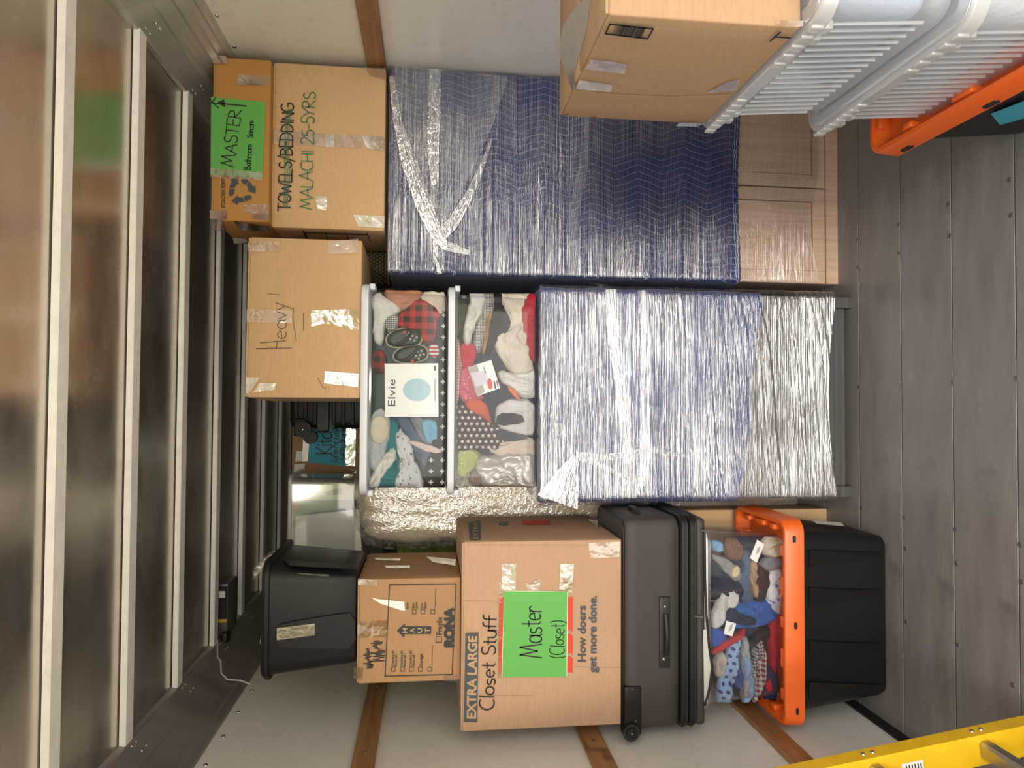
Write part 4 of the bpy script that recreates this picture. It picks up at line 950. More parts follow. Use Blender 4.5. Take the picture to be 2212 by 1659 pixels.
# wicker basket behind
M['wicker'] = plain('dark_wicker', (.13, .10, .035), .6, var=.3, vs=30)
t = thing('wicker_basket', 'dark woven wicker basket behind the tan boxes', 'basket', (.66, 3.2, 1.845))
b = NB(); shell(b, .50, .84, 3.10, 3.33, 1.845, 2.07, .02, .04, True, 3, .01); obj('body', b, M['wicker'], t, True)
b = NB(); k = 0
for zi in range(19):
    z = 1.853 + zi * .012
    for xi in range(20):
        x = .512 + xi * .0165 + (.0082 if zi % 2 else 0)
        if x > .832: continue
        rcub((x - .007, 3.108 - .02 * (z - 1.84) / .23 - .004, z - .0045), (x + .007, 3.112 - .02 * (z - 1.84) / .23 + .004, z + .0045), .003, 1, bm=b)
tag(obj('weave', b, M['wicker'], t, True), kind='stuff')
b = NB(); tube(b, [(p[0], p[1], 2.07) for p in rrect(.67, 3.215, .172, .118, .04)], .009, 8, True); obj('rim', b, M['wicker'], t, True)

# ------------------------------------------------------------------ two clear clothes totes on the dresser
t4 = clear_tote('upper_clothes_tote', 'clear tote with pale lid holding black clogs, topmost on the dresser', -.318, .406, 2.600, 2.97, 1.6065, 1.9175, .008, 'grey_lid', .028, .022, r=.045)
t5 = clear_tote('lower_clothes_tote', 'clear tote with pale lid full of clothes standing directly on the dresser', -.318, .402, 2.600, 2.97, 1.2715, 1.6055, .010, 'grey_lid', .026, .022, r=.045)
for tt, z in ((t4, 1.87), (t5, 1.56)):
    for xa, xb in ((-.345, -.322), (.408, .431)): obj('latch', rcub((xa, 2.62, z), (xb, 2.72, z + .022), .005, 2), M['grey_lid'], tt, True)
    for xx in (-.30, .385): obj('rib', rcub((xx - .006, 2.596, z - .02), (xx + .006, 2.60, z - .004), .002, 1), M['clear'], tt)

# ------------------------------------------------------------------ things further back in the truck
bun = thing('wrapped_bundle', 'beige bulky bundle wrapped in crinkled clear plastic', 'bundle', (-.36, 3.12, 0))
lo, hi = (-.595, 3.035, .0), (-.14, 3.24, 1.945)
M['beige'] = fabric('beige_padding', (.62, .54, .43)); bb = bulge(lo, hi, .02, 9)
def lump(p, n): return bb(p, n) + n * (.012 * math.sin(p.z * 17) * math.sin(p.x * 14 + 1))
obj('padding', rcub(lo, hi, .06, 12, lump), M['beige'], bun, 'all')
def lump2(p, n): return bb(p, n) + n * (.012 + .014 * abs(math.sin(p.z * 24 + 9 * p.x + 3 * math.sin(p.x * 20))) + .008 * vn2(p.z * 60 + p.x * 40, p.x * 50))
obj('plastic_wrap', rcub((lo[0] - .004, lo[1] - .004, lo[2] + .03), (hi[0] + .004, hi[1] + .004, hi[2] - .0), .06, 26, lump2), M['film_side'], bun, 'all')

sup = carton('tall_carton', 'tall plain carton standing behind the wrapped dresser', -.36, .36, 3.29, 3.97, 0, 1.80, M['card'], seed=8)
carton('backing_carton', 'flat plain carton on edge behind the orange lidded totes', -1.10, -.440, 2.835, 2.94, 0, .95, M['card_tan'], amt=.002, seed=9)
carton('plain_carton', 'plain carton standing under the green boxed appliance', -1.02, -.52, 3.295, 3.70, 0, 1.50, M['card'], seed=10)
# green boxed thing
t = thing('appliance_box', 'black and green product box with white lettering behind plastic bundle', 'box', (-.77, 3.45, 1.5005))
M['greenbox'] = plain('lime_green_print', (.24, .36, .05), .4, var=.45, vs=22)
obj('body', rcub((-1.0, 3.30, 1.5005), (-.56, 3.62, 1.85), .004, 2), M['greenbox'], t, True)
s = onY(3.298); zk = zm(540, 850, 4.3667)
bk = put_patch(t, 'black_panel', s, [(825, 1215), (825, 1120), (858, 1120), (858, 1215)], M['ink'], .001)
ink(bk, 'lettering', lambda b: printed(b, s, 'H', 849, 1185, 1171, 18, .02, 0, .003), 'paper_white')
ink(t, 'lettering', lambda b: (printed(b, s, 'Mini', 899, 1184, 1155, 15, .012, 0, .003), printed(b, s, 'U', 928, 1184, 1168, 20, .02, 0, .003), printed(b, s, 'Mini', 962, 1180, 1160, 7, .01, 0, .003)), 'paper_white')
# white clear bin with papers
t = thing('paper_bin', 'frosted lidded bin of papers and magazines behind the black tote', 'bin', (-.52, 3.3, 1.947))
px0, px1 = at(700, 1209, 3.13).x, at(700, 1031, 3.13).x; zt = at(622, 1100, 3.13).z; zbm = 1.985
b = NB(); shell(b, px0, px1, 3.13, 3.42, zbm, zt - .012, .010, .03, True, 3, .012); obj('body', b, M['frost'], t, True)
b = NB(); lid(b, px0 - .012, px1 + .012, 3.118, 3.432, zt - .016, zt, .035); obj('lid', b, M['milky_rim'], t, True)
s = onY(3.15)
def sheet_thing(name, label, poly, Y, m, cat='paper', th=.012):
    b = NB(); a = [at(p, q, Y) for p, q in poly]; prism(b, a, (0, th, 0)); bmesh.ops.recalc_face_normals(b, faces=b.faces); return tag(obj(name, b, m, None, False, base=a[0]), label, cat)
sheet_thing('paper_stack', 'thick stack of white papers in the frosted bin', zk((430, 1160), (1030, 1090), (1060, 1590), (420, 1560)), 3.165, M['paper_white'], 'paper', .05)
mg = sheet_thing('magazine', 'cream and red illustrated magazine in the frosted bin', zk((455, 850), (1000, 850), (1010, 1000), (455, 1010)), 3.16, plain('cream_page', (.55, .5, .36), .5), 'magazine', .006)
ink(mg, 'picture', lambda b: (patch(b, onY(3.16), zk((530, 900), (640, 900), (640, 945), (530, 945)), .001), patch(b, onY(3.16), zk((700, 930), (870, 890), (870, 950), (720, 960)), .001)), 'ink_grey')
sheet_thing('red_folder', 'narrow red folder edge inside the frosted bin', zk((420, 845), (455, 845), (455, 1100), (420, 1110)), 3.158, plain('red_card', (.5, .05, .03), .5), 'folder', .01)
sheet_thing('dark_folder', 'dark folder behind the magazine in the frosted bin', zk((430, 840), (1020, 840), (1020, 1150), (430, 1165)), 3.172, M['ink_grey'], 'folder', .02)
def holes(b):
    for x, y in ((665, 1578), (765, 1568), (872, 1553), (980, 1537)): q = zk((x, y))[0]; patch(b, onY(3.163), [(q[0] + 3 * math.cos(a * PI / 4), q[1] + 3 * math.sin(a * PI / 4)) for a in range(8)], .001)
o = NB(); holes(o); hp = obj('binder_holes', o, M['ink_grey'], bpy.data.objects['paper_stack'])
# kitchen carton with blue sheet
kc = carton('kitchen_box', 'brown box with blue Kitchen sheet behind the clear totes', -.352, -.03, 3.58, 3.93, 1.8005, 2.337, M['card_dark'], seed=11)
s = onY(3.578)
bs = put_patch(kc, 'blue_sheet', s, zk((565, 340), (905, 315), (905, 690), (545, 648)), M['paper_blue'], .004)
ink(bs, 'handwriting', lambda b: (hand(b, s, 'Kitchen', 540 + 770 / 4.3667, 850 + 572 / 4.3667, 850 + 180 / 4.3667, 34, 1.3, 0, 3, .0055)), 'ink')
ink(bs, 'handwriting', lambda b: (hand(b, s, 'Coffee Pot, Kettle', 540 + 820 / 4.3667, 850 + 648 / 4.3667, 850 + 330 / 4.3667, 13, .6, -.08, 4, .0055), hand(b, s, 'Cutting Boards', 540 + 884 / 4.3667, 850 + 622 / 4.3667, 850 + 330 / 4.3667, 12, .7, -.06, 5, .0055), line(b, s, zk((870, 665), (905, 330)), .5, .0055)), 'ink')
put_patch(kc, 'shipping_label', s, zk((418, 668), (518, 660), (512, 742), (412, 745)), M['paper_white'], .004)
put_patch(kc, 'shipping_label', s, zk((440, 545), (495, 545), (485, 640), (425, 640)), M['paper_white'], .004)
tape(kc, s, [zk((500, 440), (560, 450), (545, 640), (490, 640)), zk((905, 318), (1000, 315), (990, 685), (900, 685)), zk((955, 720), (1005, 722), (1002, 760), (952, 755))], 'tape_white', .0048)
# black hard suitcase with spinner wheel
hs = thing('hard_suitcase', 'black ribbed hard-shell suitcase with spinner wheels behind the Heavy box', 'suitcase', (.15, 3.45, 1.8005))
sx0 = -.006; lo, hi = (at(700, 925, 3.30).x, 3.30, 1.8005), (.30, 3.56, 2.30)
obj('shell', rcub(lo, hi, .03, 4), M['black_plastic'], hs, True)
b = NB()
for k in range(11): z = 1.84 + k * .042; rcub((lo[0] + .012, 3.293, z), (hi[0] - .02, 3.303, z + .018), .004, 1, bm=b)
for k in range(11): z = 1.84 + k * .042; rcub((lo[0] - .005, 3.32, z), (lo[0] + .004, 3.54, z + .018), .004, 1, bm=b)
obj('ribs', b, M['black_plastic'], hs, True)
for px, py in ((655, 928), (700, 905)):
    q = at(px, py, 3.27)
    if px < 690:
        b = NB(); cyl(b, (q.x, 3.262, q.z), (q.x, 3.292, q.z), .036, 24); wh = obj('wheel', b, M['rubber'], hs, True)
        b = NB()
        for k in range(10):
            a = 2 * PI * k / 10; tube(b, [(q.x + .006 * math.cos(a), 3.2605, q.z + .006 * math.sin(a)), (q.x + .031 * math.cos(a), 3.2605, q.z + .031 * math.sin(a))], .0015, 4)
        obj('spokes', b, M['dull_screw'], wh); b = NB(); dome(b, (q.x, 3.262, q.z), (0, -1, 0), .006); obj('hub', b, M['steel'], wh, True)
        b = NB(); cyl(b, (q.x - .035, 3.275, q.z - .030), (q.x - .035, 3.31, q.z - .030), .030, 24); obj('wheel', b, M['rubber'], hs, True)
        b = NB(); box(b, (q.x - .03, 3.285, q.z - .01), (q.x + .05, 3.302, q.z + .045), .006, 2); obj('wheel_mount', b, M['black_plastic'], hs, True)
b = NB(); box(b, (lo[0] - .014, 3.286, 2.12), (hi[0], 3.299, 2.175), .003, 1); obj('strap', b, M['black_matte'], hs, True)
b = NB(); q = [at(x, y, 3.296) for x, y in ((697, 905), (725, 905), (722, 924), (703, 926))]; prism(b, q, (0, .006, 0)); bmesh.ops.recalc_face_normals(b, faces=b.faces); obj('strap_end', b, M['black_matte'], hs)
# ------------------------------------------------------------------ stack of totes and a carton close to the right wall
rt = thing('lidded_tote', 'black tote with orange lid under the milky plastic totes', 'tote', (1.0, 1.56, 0))
b = NB(); shell(b, .738, 1.270, 1.245, 1.868, .001, .345, .026, .06, True, 5, .03); obj('body', b, M['black_plastic'], rt, True)
M['teal'] = plain('teal_label', (.03, .30, .42), .3)
put_patch(rt, 'label', onX(.742, -1), [(2140, 246), (2212, 218), (2212, 256), (2160, 270)], M['teal'], .004)
ld = orange_lid(rt, .714, 1.282, 1.205, 1.925, .335, .402, .366)
for px, py in ((1960, 321), (2141, 226)): slot(ld, atX(px, py, .7135), -1, .022, .009, 'x')
def milky(name, label, x0, x1, y0, y1, z0, z1):
    t = thing(name, label, 'tote', ((x0 + x1) / 2, (y0 + y1) / 2, z0))
    b = NB(); shell(b, x0 + .022, x1 - .022, y0 + .03, y1 - .03, z0, z1 - .028, .022, .055, True, 4, .02); obj('body', b, M['milky'], t, True)
    b = NB(); band(b, x0, x1, y0, y1, z1 - .034, z1 - .004, .06, .014); rim = obj('rim', b, M['milky_rim'], t, True)
    b = NB(); lid(b, x0 + .012, x1 - .012, y0 + .012, y1 - .012, z1 - .012, z1, .05, .03, .006); obj('lid', b, M['milky'], t, True)
    b = NB()                                                         # moulded clips along the rim
    L = y1 - y0
    for f in (.06, .11, .16, .21, .26, .31, .36, .66, .72, .78, .84, .90): y = y1 - L * f; obj('rim_clip', rcub((x0 - .004, y - .011, z1 - .030), (x0 + .004, y + .011, z1 - .004), .004, 1), M['milky_rim'], rim, True)
    for f in (.13, .20, .80, .87): y = y1 - L * f; obj('handle_tab', rcub((x0 + .006, y - .012, z1 - .058), (x0 + .026, y + .012, z1 - .034), .004, 1), M['milky_rim'], t, True)
    n = 18                                                           # upright ribs on the side
    rm = None
    for k in range(n):
        y = y0 + .085 + (y1 - y0 - .17) * k / (n - 1); xb = x0 + .022
        b = NB(); loft(b, [[(xb + .022 * (1 - (z - z0) / (z1 - .028 - z0)) + dx, y + dy, z) for dx, dy in ((.004, -.0035), (-.0022, -.0012), (-.0022, .0012), (.004, .0035))] for z in (z0 + .045, z1 - .065)])
        obj('rib', b, M['milky'], t)
    return t
milky('milky_tote', 'milky translucent tote with ribbed sides right under the plain carton', .706, 1.284, 1.185, 1.785, .6725, .972)
milky('milky_tote', 'milky translucent tote with ribbed sides sitting in the orange lid', .712, 1.284, 1.19, 1.785, .3668, .6715)
def folded(name, label, lo, hi, m, seed=1):
    bb_ = bulge(lo, hi, .012, seed); return tag(obj(name, rcub(lo, hi, .03, 8, bb_), m, None, 'all', base=((lo[0] + hi[0]) / 2, (lo[1] + hi[1]) / 2, lo[2])), label, 'clothing')
folded('folded_blanket', 'pale blue folded blanket inside the upper milky tote', (.775, 1.27, .70), (1.0, 1.70, .90), fab((.45, .55, .72)), 2)
folded('folded_towel', 'cream folded towel inside the upper milky tote', (1.01, 1.27, .70), (1.22, 1.70, .92), fab((.7, .64, .55)), 3)
folded('folded_shirt', 'red folded shirt inside the lower milky tote', (1.0, 1.27, .40), (1.21, 1.70, .62), fab((.5, .04, .07)), 4)
folded('folded_sheet', 'white folded sheet inside the lower milky tote', (.79, 1.27, .40), (.965, 1.70, .60), fab((.68, .70, .74)), 5)
t = carton('plain_brown_carton', 'plain brown carton with small barcode on top of the milky totes', .716, 1.272, 1.262, 1.735, .9735, 1.354, M['card'], amt=.004, seed=12)
sx = onX(.713, -1); z2 = zm(1180, 0, 3.8138); sy = onY(1.259)
bc = NB(); q = z2((525, 200), (880, 238), (835, 320), (487, 278)); line(bc, sx, q + q[:1], 1.6, .003)
rs = random.Random(2)
for k in range(22):
    f = .16 + .70 * k / 22; a = (q[0][0] + (q[1][0] - q[0][0]) * f, q[0][1] + (q[1][1] - q[0][1]) * f); c = (q[3][0] + (q[2][0] - q[3][0]) * f, q[3][1] + (q[2][1] - q[3][1]) * f); line(bc, sx, [a, c], rs.choice((.5, .9, 1.3)), .003)
obj('barcode', bc, M['ink'], t)
def marks(b):
    line(b, sx, z2((1930, 265), (1845, 340)), 1.6, .003); line(b, sx, z2((1890, 305), (2010, 312)), 1.6, .003)
    for L in (((145, 958), (152, 942), (190, 946)), ((370, 962), (410, 966), (403, 980)), ((118, 990), (128, 998)), ((372, 1015), (380, 1005))): line(b, sx, z2(*L), .6, .003)
ink(t, 'print', marks, 'ink')
ink(t, 'crease', lambda b: line(b, sx, z2((240, 745), (500, 775), (1000, 800), (1520, 785)), .7, .0028), 'ink_card')
tape(t, sx, [z2((370, 490), (520, 505), (665, 530), (645, 610), (320, 570)), z2((275, 660), (550, 700), (530, 760), (240, 735)), z2((1600, 655), (1560, 745), (1325, 765), (1480, 680)), z2((1100, 1010), (1310, 1018), (1240, 1045), (1070, 1040))], 'tape', .004)
tape(t, sy, [z2((1895, 160), (2120, 170), (2115, 218), (1890, 222))], 'tape', .004)
st_ = lambda p, q, e=0.: atZ(p, q, 1.3545 + e)
tape(t, st_, [[(1258, 0), (1276, 0), (1268, 60), (1240, 160), (1243, 195), (1236, 195), (1205, 110), (1215, 60), (1232, 30)]], 'tape_white', .0006)

# ------------------------------------------------------------------ clothes and small things in the three clear totes
za = zm(760, 590, 3.2524); zc = zm(1280, 1060, 2.7691)
W_, CR, BK, NV, RD = (.66, .64, .60), (.62, .55, .45), (.012, .012, .014), (.022, .028, .055), (.42, .018, .03)
U = 'in the upper clear tote'; Lw = 'in the lower clear tote'; O_ = 'in the white-lidded clear tote'
Y4, Y5, Y8 = 2.614, 2.616, 2.472
LIM4, LIM5, LIM8 = (795, 628, 963, 1053), (985, 634, 1155, 1051), (1535, 1158, 1696, 1516)      # inside of each tote
C4 = [
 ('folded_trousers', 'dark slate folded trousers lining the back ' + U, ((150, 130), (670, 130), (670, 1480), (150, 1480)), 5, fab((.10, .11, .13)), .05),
 ('rolled_shirt', 'salmon rolled shirt in the corner ' + U, ((250, 150), (270, 115), (400, 122), (490, 140), (470, 190), (440, 230), (350, 265), (290, 220)), 1, fab((.48, .22, .13)), .04),
 ('white_strap', 'white folded strap ' + U, ((140, 200), (190, 160), (230, 190), (330, 250), (320, 290), (240, 320), (220, 480), (170, 470), (155, 380), (165, 300)), 1, fab(W_), .03),
 ('cream_cloth', 'cream crumpled cloth beside the salmon shirt ' + U, ((480, 170), (540, 140), (675, 150), (675, 280), (600, 290), (530, 230)), 1, fab(CR), .035),
 ('plaid_shirt', 'red and black plaid flannel shirt ' + U, ((320, 350), (440, 215), (500, 205), (590, 270), (610, 330), (570, 480), (520, 490), (470, 400), (390, 385)), 0, fab((.03, .008, .01), 'check', (.5, .02, .03), .38), .04),
 ('gingham_cloth', 'grey gingham cloth next to the white strap ' + U, ((230, 340), (310, 290), (335, 350), (295, 410), (250, 400)), 1, fab((.05, .05, .05), 'gingham', (.6, .6, .58), 2.2), .025),
 ('striped_sock', 'red and white striped sock ' + U, ((545, 500), (610, 515), (610, 590), (550, 585)), 0, fab(W_, 'stripe', (.5, .03, .04), 1.2), .02),
 ('cross_shirt', 'black shirt with white crosses along the bottom ' + U, ((590, 340), (680, 340), (680, 1500), (500, 1490), (520, 1420), (640, 1300), (600, 1230), (610, 1000), (600, 800), (600, 640), (580, 500)), 2, fab(BK, 'cross', (.7, .68, .65), 1.1), .03),
 ('clear_pouch', 'pale pouch with a cream round pad ' + U, ((180, 970), (260, 1020), (250, 1200), (180, 1360), (130, 1340), (110, 1100)), 1, fab((.45, .46, .48)), .02),
 ('teal_blanket', 'teal rolled blanket ' + U, ((260, 1050), (340, 1080), (330, 1250), (350, 1400), (300, 1515), (200, 1515), (190, 1460), (260, 1400), (240, 1250)), 1, fab((.02, .17, .20)), .045),
 ('white_blanket', 'white rolled blanket next to the teal one ' + U, ((240, 1260), (300, 1240), (300, 1330), (220, 1420), (180, 1500), (130, 1510), (112, 1470), (160, 1400)), 0, fab(W_), .04),
 ('print_sheet', 'pale printed cloth with small grey motifs ' + U, ((310, 1170), (370, 1110), (440, 1200), (420, 1280), (490, 1420), (480, 1500), (340, 1505), (310, 1450), (350, 1350)), 0, fab((.58, .58, .6), 'motif', (.15, .18, .22)), .035),
 ('slate_trousers', 'slate blue small trousers ' + U, ((325, 1040), (370, 1010), (420, 1050), (470, 1150), (560, 1240), (520, 1350), (450, 1280), (390, 1150)), 0, fab((.10, .13, .21)), .035),
 ('grey_blouse', 'mid grey top under the sky-blue roll ' + U, ((400, 1010), (520, 1020), (590, 1200), (560, 1230), (470, 1150)), 1, fab((.2, .21, .24)), .03),
 ('blue_roll', 'sky-blue rolled cloth ' + U, ((490, 1050), (540, 1030), (600, 1050), (600, 1170), (560, 1195), (520, 1170)), 0, fab((.17, .42, .58)), .04),
 ('pink_muslin', 'pink white muslin scrap ' + U, ((400, 1180), (470, 1185), (620, 1235), (600, 1265), (500, 1245)), -1, fab((.62, .5, .46)), .012),
 ('dark_plaid', 'dark red plaid cloth behind the clogs ' + U, ((150, 560), (230, 550), (245, 690), (150, 690)), 1, fab((.03, .012, .012), 'check', (.3, .02, .03), .4), .03),
]
for nm, lb, pl_, lay, m, th in C4: garment(nm, lb, za(*pl_), Y4 + (.014 if lay < 2 else 0), th, lay, m, cat='clothing', lim=LIM4)
b = NB(); pts = za(*[(195 + 70 * math.cos(a * PI / 10), 1100 + 100 * math.sin(a * PI / 10)) for a in range(20)])
tag(obj('round_pad', blob(pts, Y4 + .006, .02, 3, 0, .05, 0), fab((.6, .52, .4)), None, 'all', base=at(*za((195, 1100))[0], Y4)), 'cream round pad ' + U, 'pad')
# pair of black clogs
def clog(label, poly, holes_, btn, seed):
    c = at(sum(p[0] for p in poly) / len(poly), sum(p[1] for p in poly) / len(poly), Y4); t = thing('clog', label, 'shoe', c, 'black clogs in the upper clear tote')
    obj('upper', blob(poly, Y4 + .004, .045, seed, .0004, .05, 2), M['black_matte'], t, 'all'); P = chaikin(poly, 2)
    b = NB(); tube(b, [at(x, y, Y4 + .042) for x, y in P], .0045, 6, True); obj('sole', b, plain('clog_sole', (.35, .3, .24), .7), t, True)
    for h in holes_:
        b = NB(); q = at(*h, Y4); cyl(b, (q.x, Y4 + .0085, q.z), (q.x, Y4 + .016, q.z), .0042, 10); obj('hole', b, M['dull_screw'], t)
    b = NB(); q = at(*btn, Y4); dome(b, (q.x, Y4 + .008, q.z), (0, -1, 0), .007); obj('button', b, fab((.5, .1, .1)), t, True)
    b = NB(); cx_ = sum(p[0] for p in poly) / len(poly); cy_ = sum(p[1] for p in poly) / len(poly)
    tube(b, [at(cx_ - 18, cy_ + 14, Y4 + .016), at(cx_ - 6, cy_ + 8, Y4 + .004), at(cx_ + 8, cy_ - 4, Y4 + .004), at(cx_ + 14, cy_ - 14, Y4 + .016)], .006, 6); obj('heel_strap', b, M['rubber'], t, True)
clog('black clog with holes, nearer the plaid shirt', za((240, 450), (300, 400), (400, 385), (470, 400), (495, 450), (480, 500), (420, 515), (300, 525), (245, 500)), za((400, 420), (425, 440), (440, 470), (410, 460), (385, 440), (455, 450)), za((370, 415))[0], 2)
clog('black clog with holes, touching the white product box', za((285, 580), (330, 530), (430, 505), (510, 510), (540, 560), (520, 610), (430, 630), (310, 625)), za((460, 550), (490, 545), (480, 575), (505, 570), (450, 580), (470, 600)), za((425, 620))[0], 3)
# white product box with a blue egg-shaped picture
p = za((230, 636), (607, 634), (609, 1008), (232, 1010)); b = NB(); A_ = [at(x, y, Y4) for x, y in p]; prism(b, A_, (0, .04, 0)); bmesh.ops.recalc_face_normals(b, faces=b.faces)
pb = thing('product_box', 'white product box with pale blue oval picture ' + U, 'box', A_[3]); obj('carton', b, M['paper_white'], pb)
b = NB(); pts = za(*[(457 + (98 if math.cos(a) > 0 else 98) * math.cos(a), 820 + 80 * math.sin(a)) for a in [k * PI / 14 for k in range(28)]]); patch(b, onY(Y4), pts, .0008); obj('picture', b, plain('pale_blue_print', (.30, .47, .55), .4), pb)
ink(pb, 'lettering', lambda b: printed(b, onY(Y4), 'Elvie', 760 + 305 / 3.2524, 590 + 935 / 3.2524, 590 + 745 / 3.2524, 16, 0, 0, .001), 'ink_grey')
ink(pb, 'small_print', lambda b: (patch(b, onY(Y4), za((578, 650), (592, 650), (592, 686), (578, 686)), .0008), line(b, onY(Y4), za((584, 740), (584, 900)), .6, .001)), 'ink_grey')

C5 = [
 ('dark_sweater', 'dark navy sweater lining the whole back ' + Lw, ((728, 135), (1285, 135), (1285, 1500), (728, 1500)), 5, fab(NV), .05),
 ('cream_blouse', 'cream cotton top at the end ' + Lw, ((830, 130), (910, 122), (930, 230), (850, 400), (840, 480), (800, 480), (790, 380), (830, 250)), 0, fab(W_), .035),
 ('houndstooth_trousers', 'black and white houndstooth trousers ' + Lw, ((890, 130), (1000, 140), (985, 290), (930, 420), (910, 530), (860, 520), (865, 420), (910, 250)), 1, fab((.04, .04, .045), 'gingham', (.6, .58, .55), 3.), .035),
 ('mustard_blouse', 'thin mustard top edge ' + Lw, ((950, 310), (980, 290), (960, 420), (935, 550), (915, 540)), 0, fab((.42, .19, .03)), .025),
 ('black_blouse', 'black soft top with wide sleeve ' + Lw, ((985, 140), (1045, 140), (1050, 260), (1110, 330), (1080, 420), (1020, 450), (950, 560), (940, 480), (975, 330)), 1, fab(BK), .035),
 ('cream_sweater', 'large cream sweater ' + Lw, ((1035, 130), (1180, 140), (1250, 170), (1210, 330), (1220, 450), (1260, 620), (1240, 680), (1130, 670), (1030, 520), (1020, 440), (1110, 400), (1110, 330), (1060, 250)), 1, fab((.64, .57, .47)), .04),
 ('red_dress', 'deep red dress in the bottom corner ' + Lw, ((1200, 230), (1270, 165), (1285, 200), (1285, 600), (1240, 560), (1210, 400)), 0, fab(RD), .035),
 ('red_gingham', 'red gingham cloth under the lid ' + Lw, ((728, 500), (755, 490), (772, 680), (745, 880), (728, 880)), 0, fab((.5, .06, .08), 'gingham', (.65, .6, .58), 1.6), .025),
 ('red_shirt', 'bright red shirt above the printed card ' + Lw, ((755, 510), (830, 500), (870, 540), (860, 620), (800, 680), (760, 650)), 1, fab((.5, .02, .04)), .03),
 ('pink_lace', 'pink lace blouse ' + Lw, ((765, 650), (820, 650), (870, 800), (920, 880), (740, 890)), 1, fab((.55, .10, .15), 'motif', (.7, .5, .5), 2.), .03),
 ('orange_blouse', 'orange-red top below the lace blouse ' + Lw, ((800, 880), (920, 890), (970, 1010), (970, 1055), (900, 1000), (820, 960)), 1, fab((.55, .09, .04)), .03),
 ('polka_blouse', 'brown blouse with white polka dots ' + Lw, ((728, 960), (830, 955), (900, 1030), (1020, 1090), (1060, 1150), (980, 1250), (880, 1200), (800, 1250), (728, 1200)), 0, fab((.055, .028, .028), 'dots', (.6, .57, .53), 1.15), .035),
 ('white_socks', 'bundle of white socks ' + Lw, ((1040, 690), (1180, 720), (1285, 690), (1285, 850), (1200, 870), (1120, 800), (1060, 760)), 0, fab(W_), .04),
 ('orange_scrap', 'small orange cloth scrap by the white socks ' + Lw, ((1090, 810), (1125, 800), (1190, 890), (1150, 880)), -1, fab((.7, .2, .05)), .012),
 ('lace_top', 'white lace top ' + Lw, ((1040, 905), (1280, 900), (1280, 1110), (1150, 1120), (1030, 1080)), 1, fab((.58, .56, .55)), .035),
 ('black_band', 'narrow black folded band across the lace ' + Lw, ((1030, 990), (1180, 990), (1200, 1050), (1030, 1070)), 0, fab(BK), .02),
 ('navy_sleeve', 'navy sleeve under the lace top ' + Lw, ((1000, 1090), (1250, 1150), (1100, 1180), (1010, 1150)), 0, fab(NV), .025),
 ('beige_slip', 'beige slip dress ' + Lw, ((900, 1200), (1060, 1190), (1270, 1150), (1280, 1290), (1080, 1300)), 1, fab((.55, .46, .38)), .035),
 ('satin_skirt', 'silver satin skirt ' + Lw, ((890, 1290), (1080, 1290), (1280, 1270), (1285, 1470), (1240, 1500), (960, 1490), (900, 1440)), 0, None, .04),
 ('brown_blouse', 'grey-brown crumpled top by the satin skirt ' + Lw, ((840, 1390), (890, 1390), (915, 1490), (830, 1480)), 0, fab((.22, .17, .14)), .03),
 ('lime_reflection', 'lime and cream print top ' + Lw, ((728, 1255), (850, 1240), (900, 1290), (820, 1420), (728, 1420)), 1, fab((.38, .42, .16), 'motif', (.62, .6, .45), 1.5), .03),  # patterned cloth coloured to imitate the green-cream reflection of outdoors
]
M['satin'] = plain('silver_satin', (.42, .39, .36), .32, .35, bump=.3, bs=8, dist=.01)
for nm, lb, pl_, lay, m, th in C5: garment(nm, lb, za(*pl_), Y5 + (.014 if lay < 2 else 0), th, lay, m or M['satin'], cat='clothing', lim=LIM5)
p = za((812, 660), (980, 610), (1042, 808), (880, 866)); b = NB(); A_ = [at(x, y, Y5) for x, y in p]; prism(b, A_, (0, .003, 0)); bmesh.ops.recalc_face_normals(b, faces=b.faces)
pc = thing('product_card', 'white and grey product card with red oval ' + Lw, 'card', A_[3]); obj('card', b, M['paper_white'], pc)
put_patch(pc, 'grey_band', onY(Y5), za((812, 660), (880, 640), (935, 835), (880, 866)), plain('grey_print', (.33, .30, .27), .5), .0006)
b = NB(); patch(b, onY(Y5), za(*[(970 + 17 * math.cos(a) + 3 * math.sin(a), 778 + 40 * math.sin(a)) for a in [k * PI / 10 for k in range(20)]]), .0012); obj('red_oval', b, M['ink_red'], pc)
put_patch(pc, 'picture', onY(Y5), za((832, 700), (940, 685), (960, 770), (875, 800)), plain('pale_print', (.55, .5, .6), .5), .0012)
ink(pc, 'lettering', lambda b: (line(b, onY(Y5), za((1000, 760), (1010, 810)), 1.6, .0012), line(b, onY(Y5), za((1018, 755), (1028, 800)), 1.2, .0012), line(b, onY(Y5), za((925, 660), (940, 700)), .8, .0012)), 'ink')

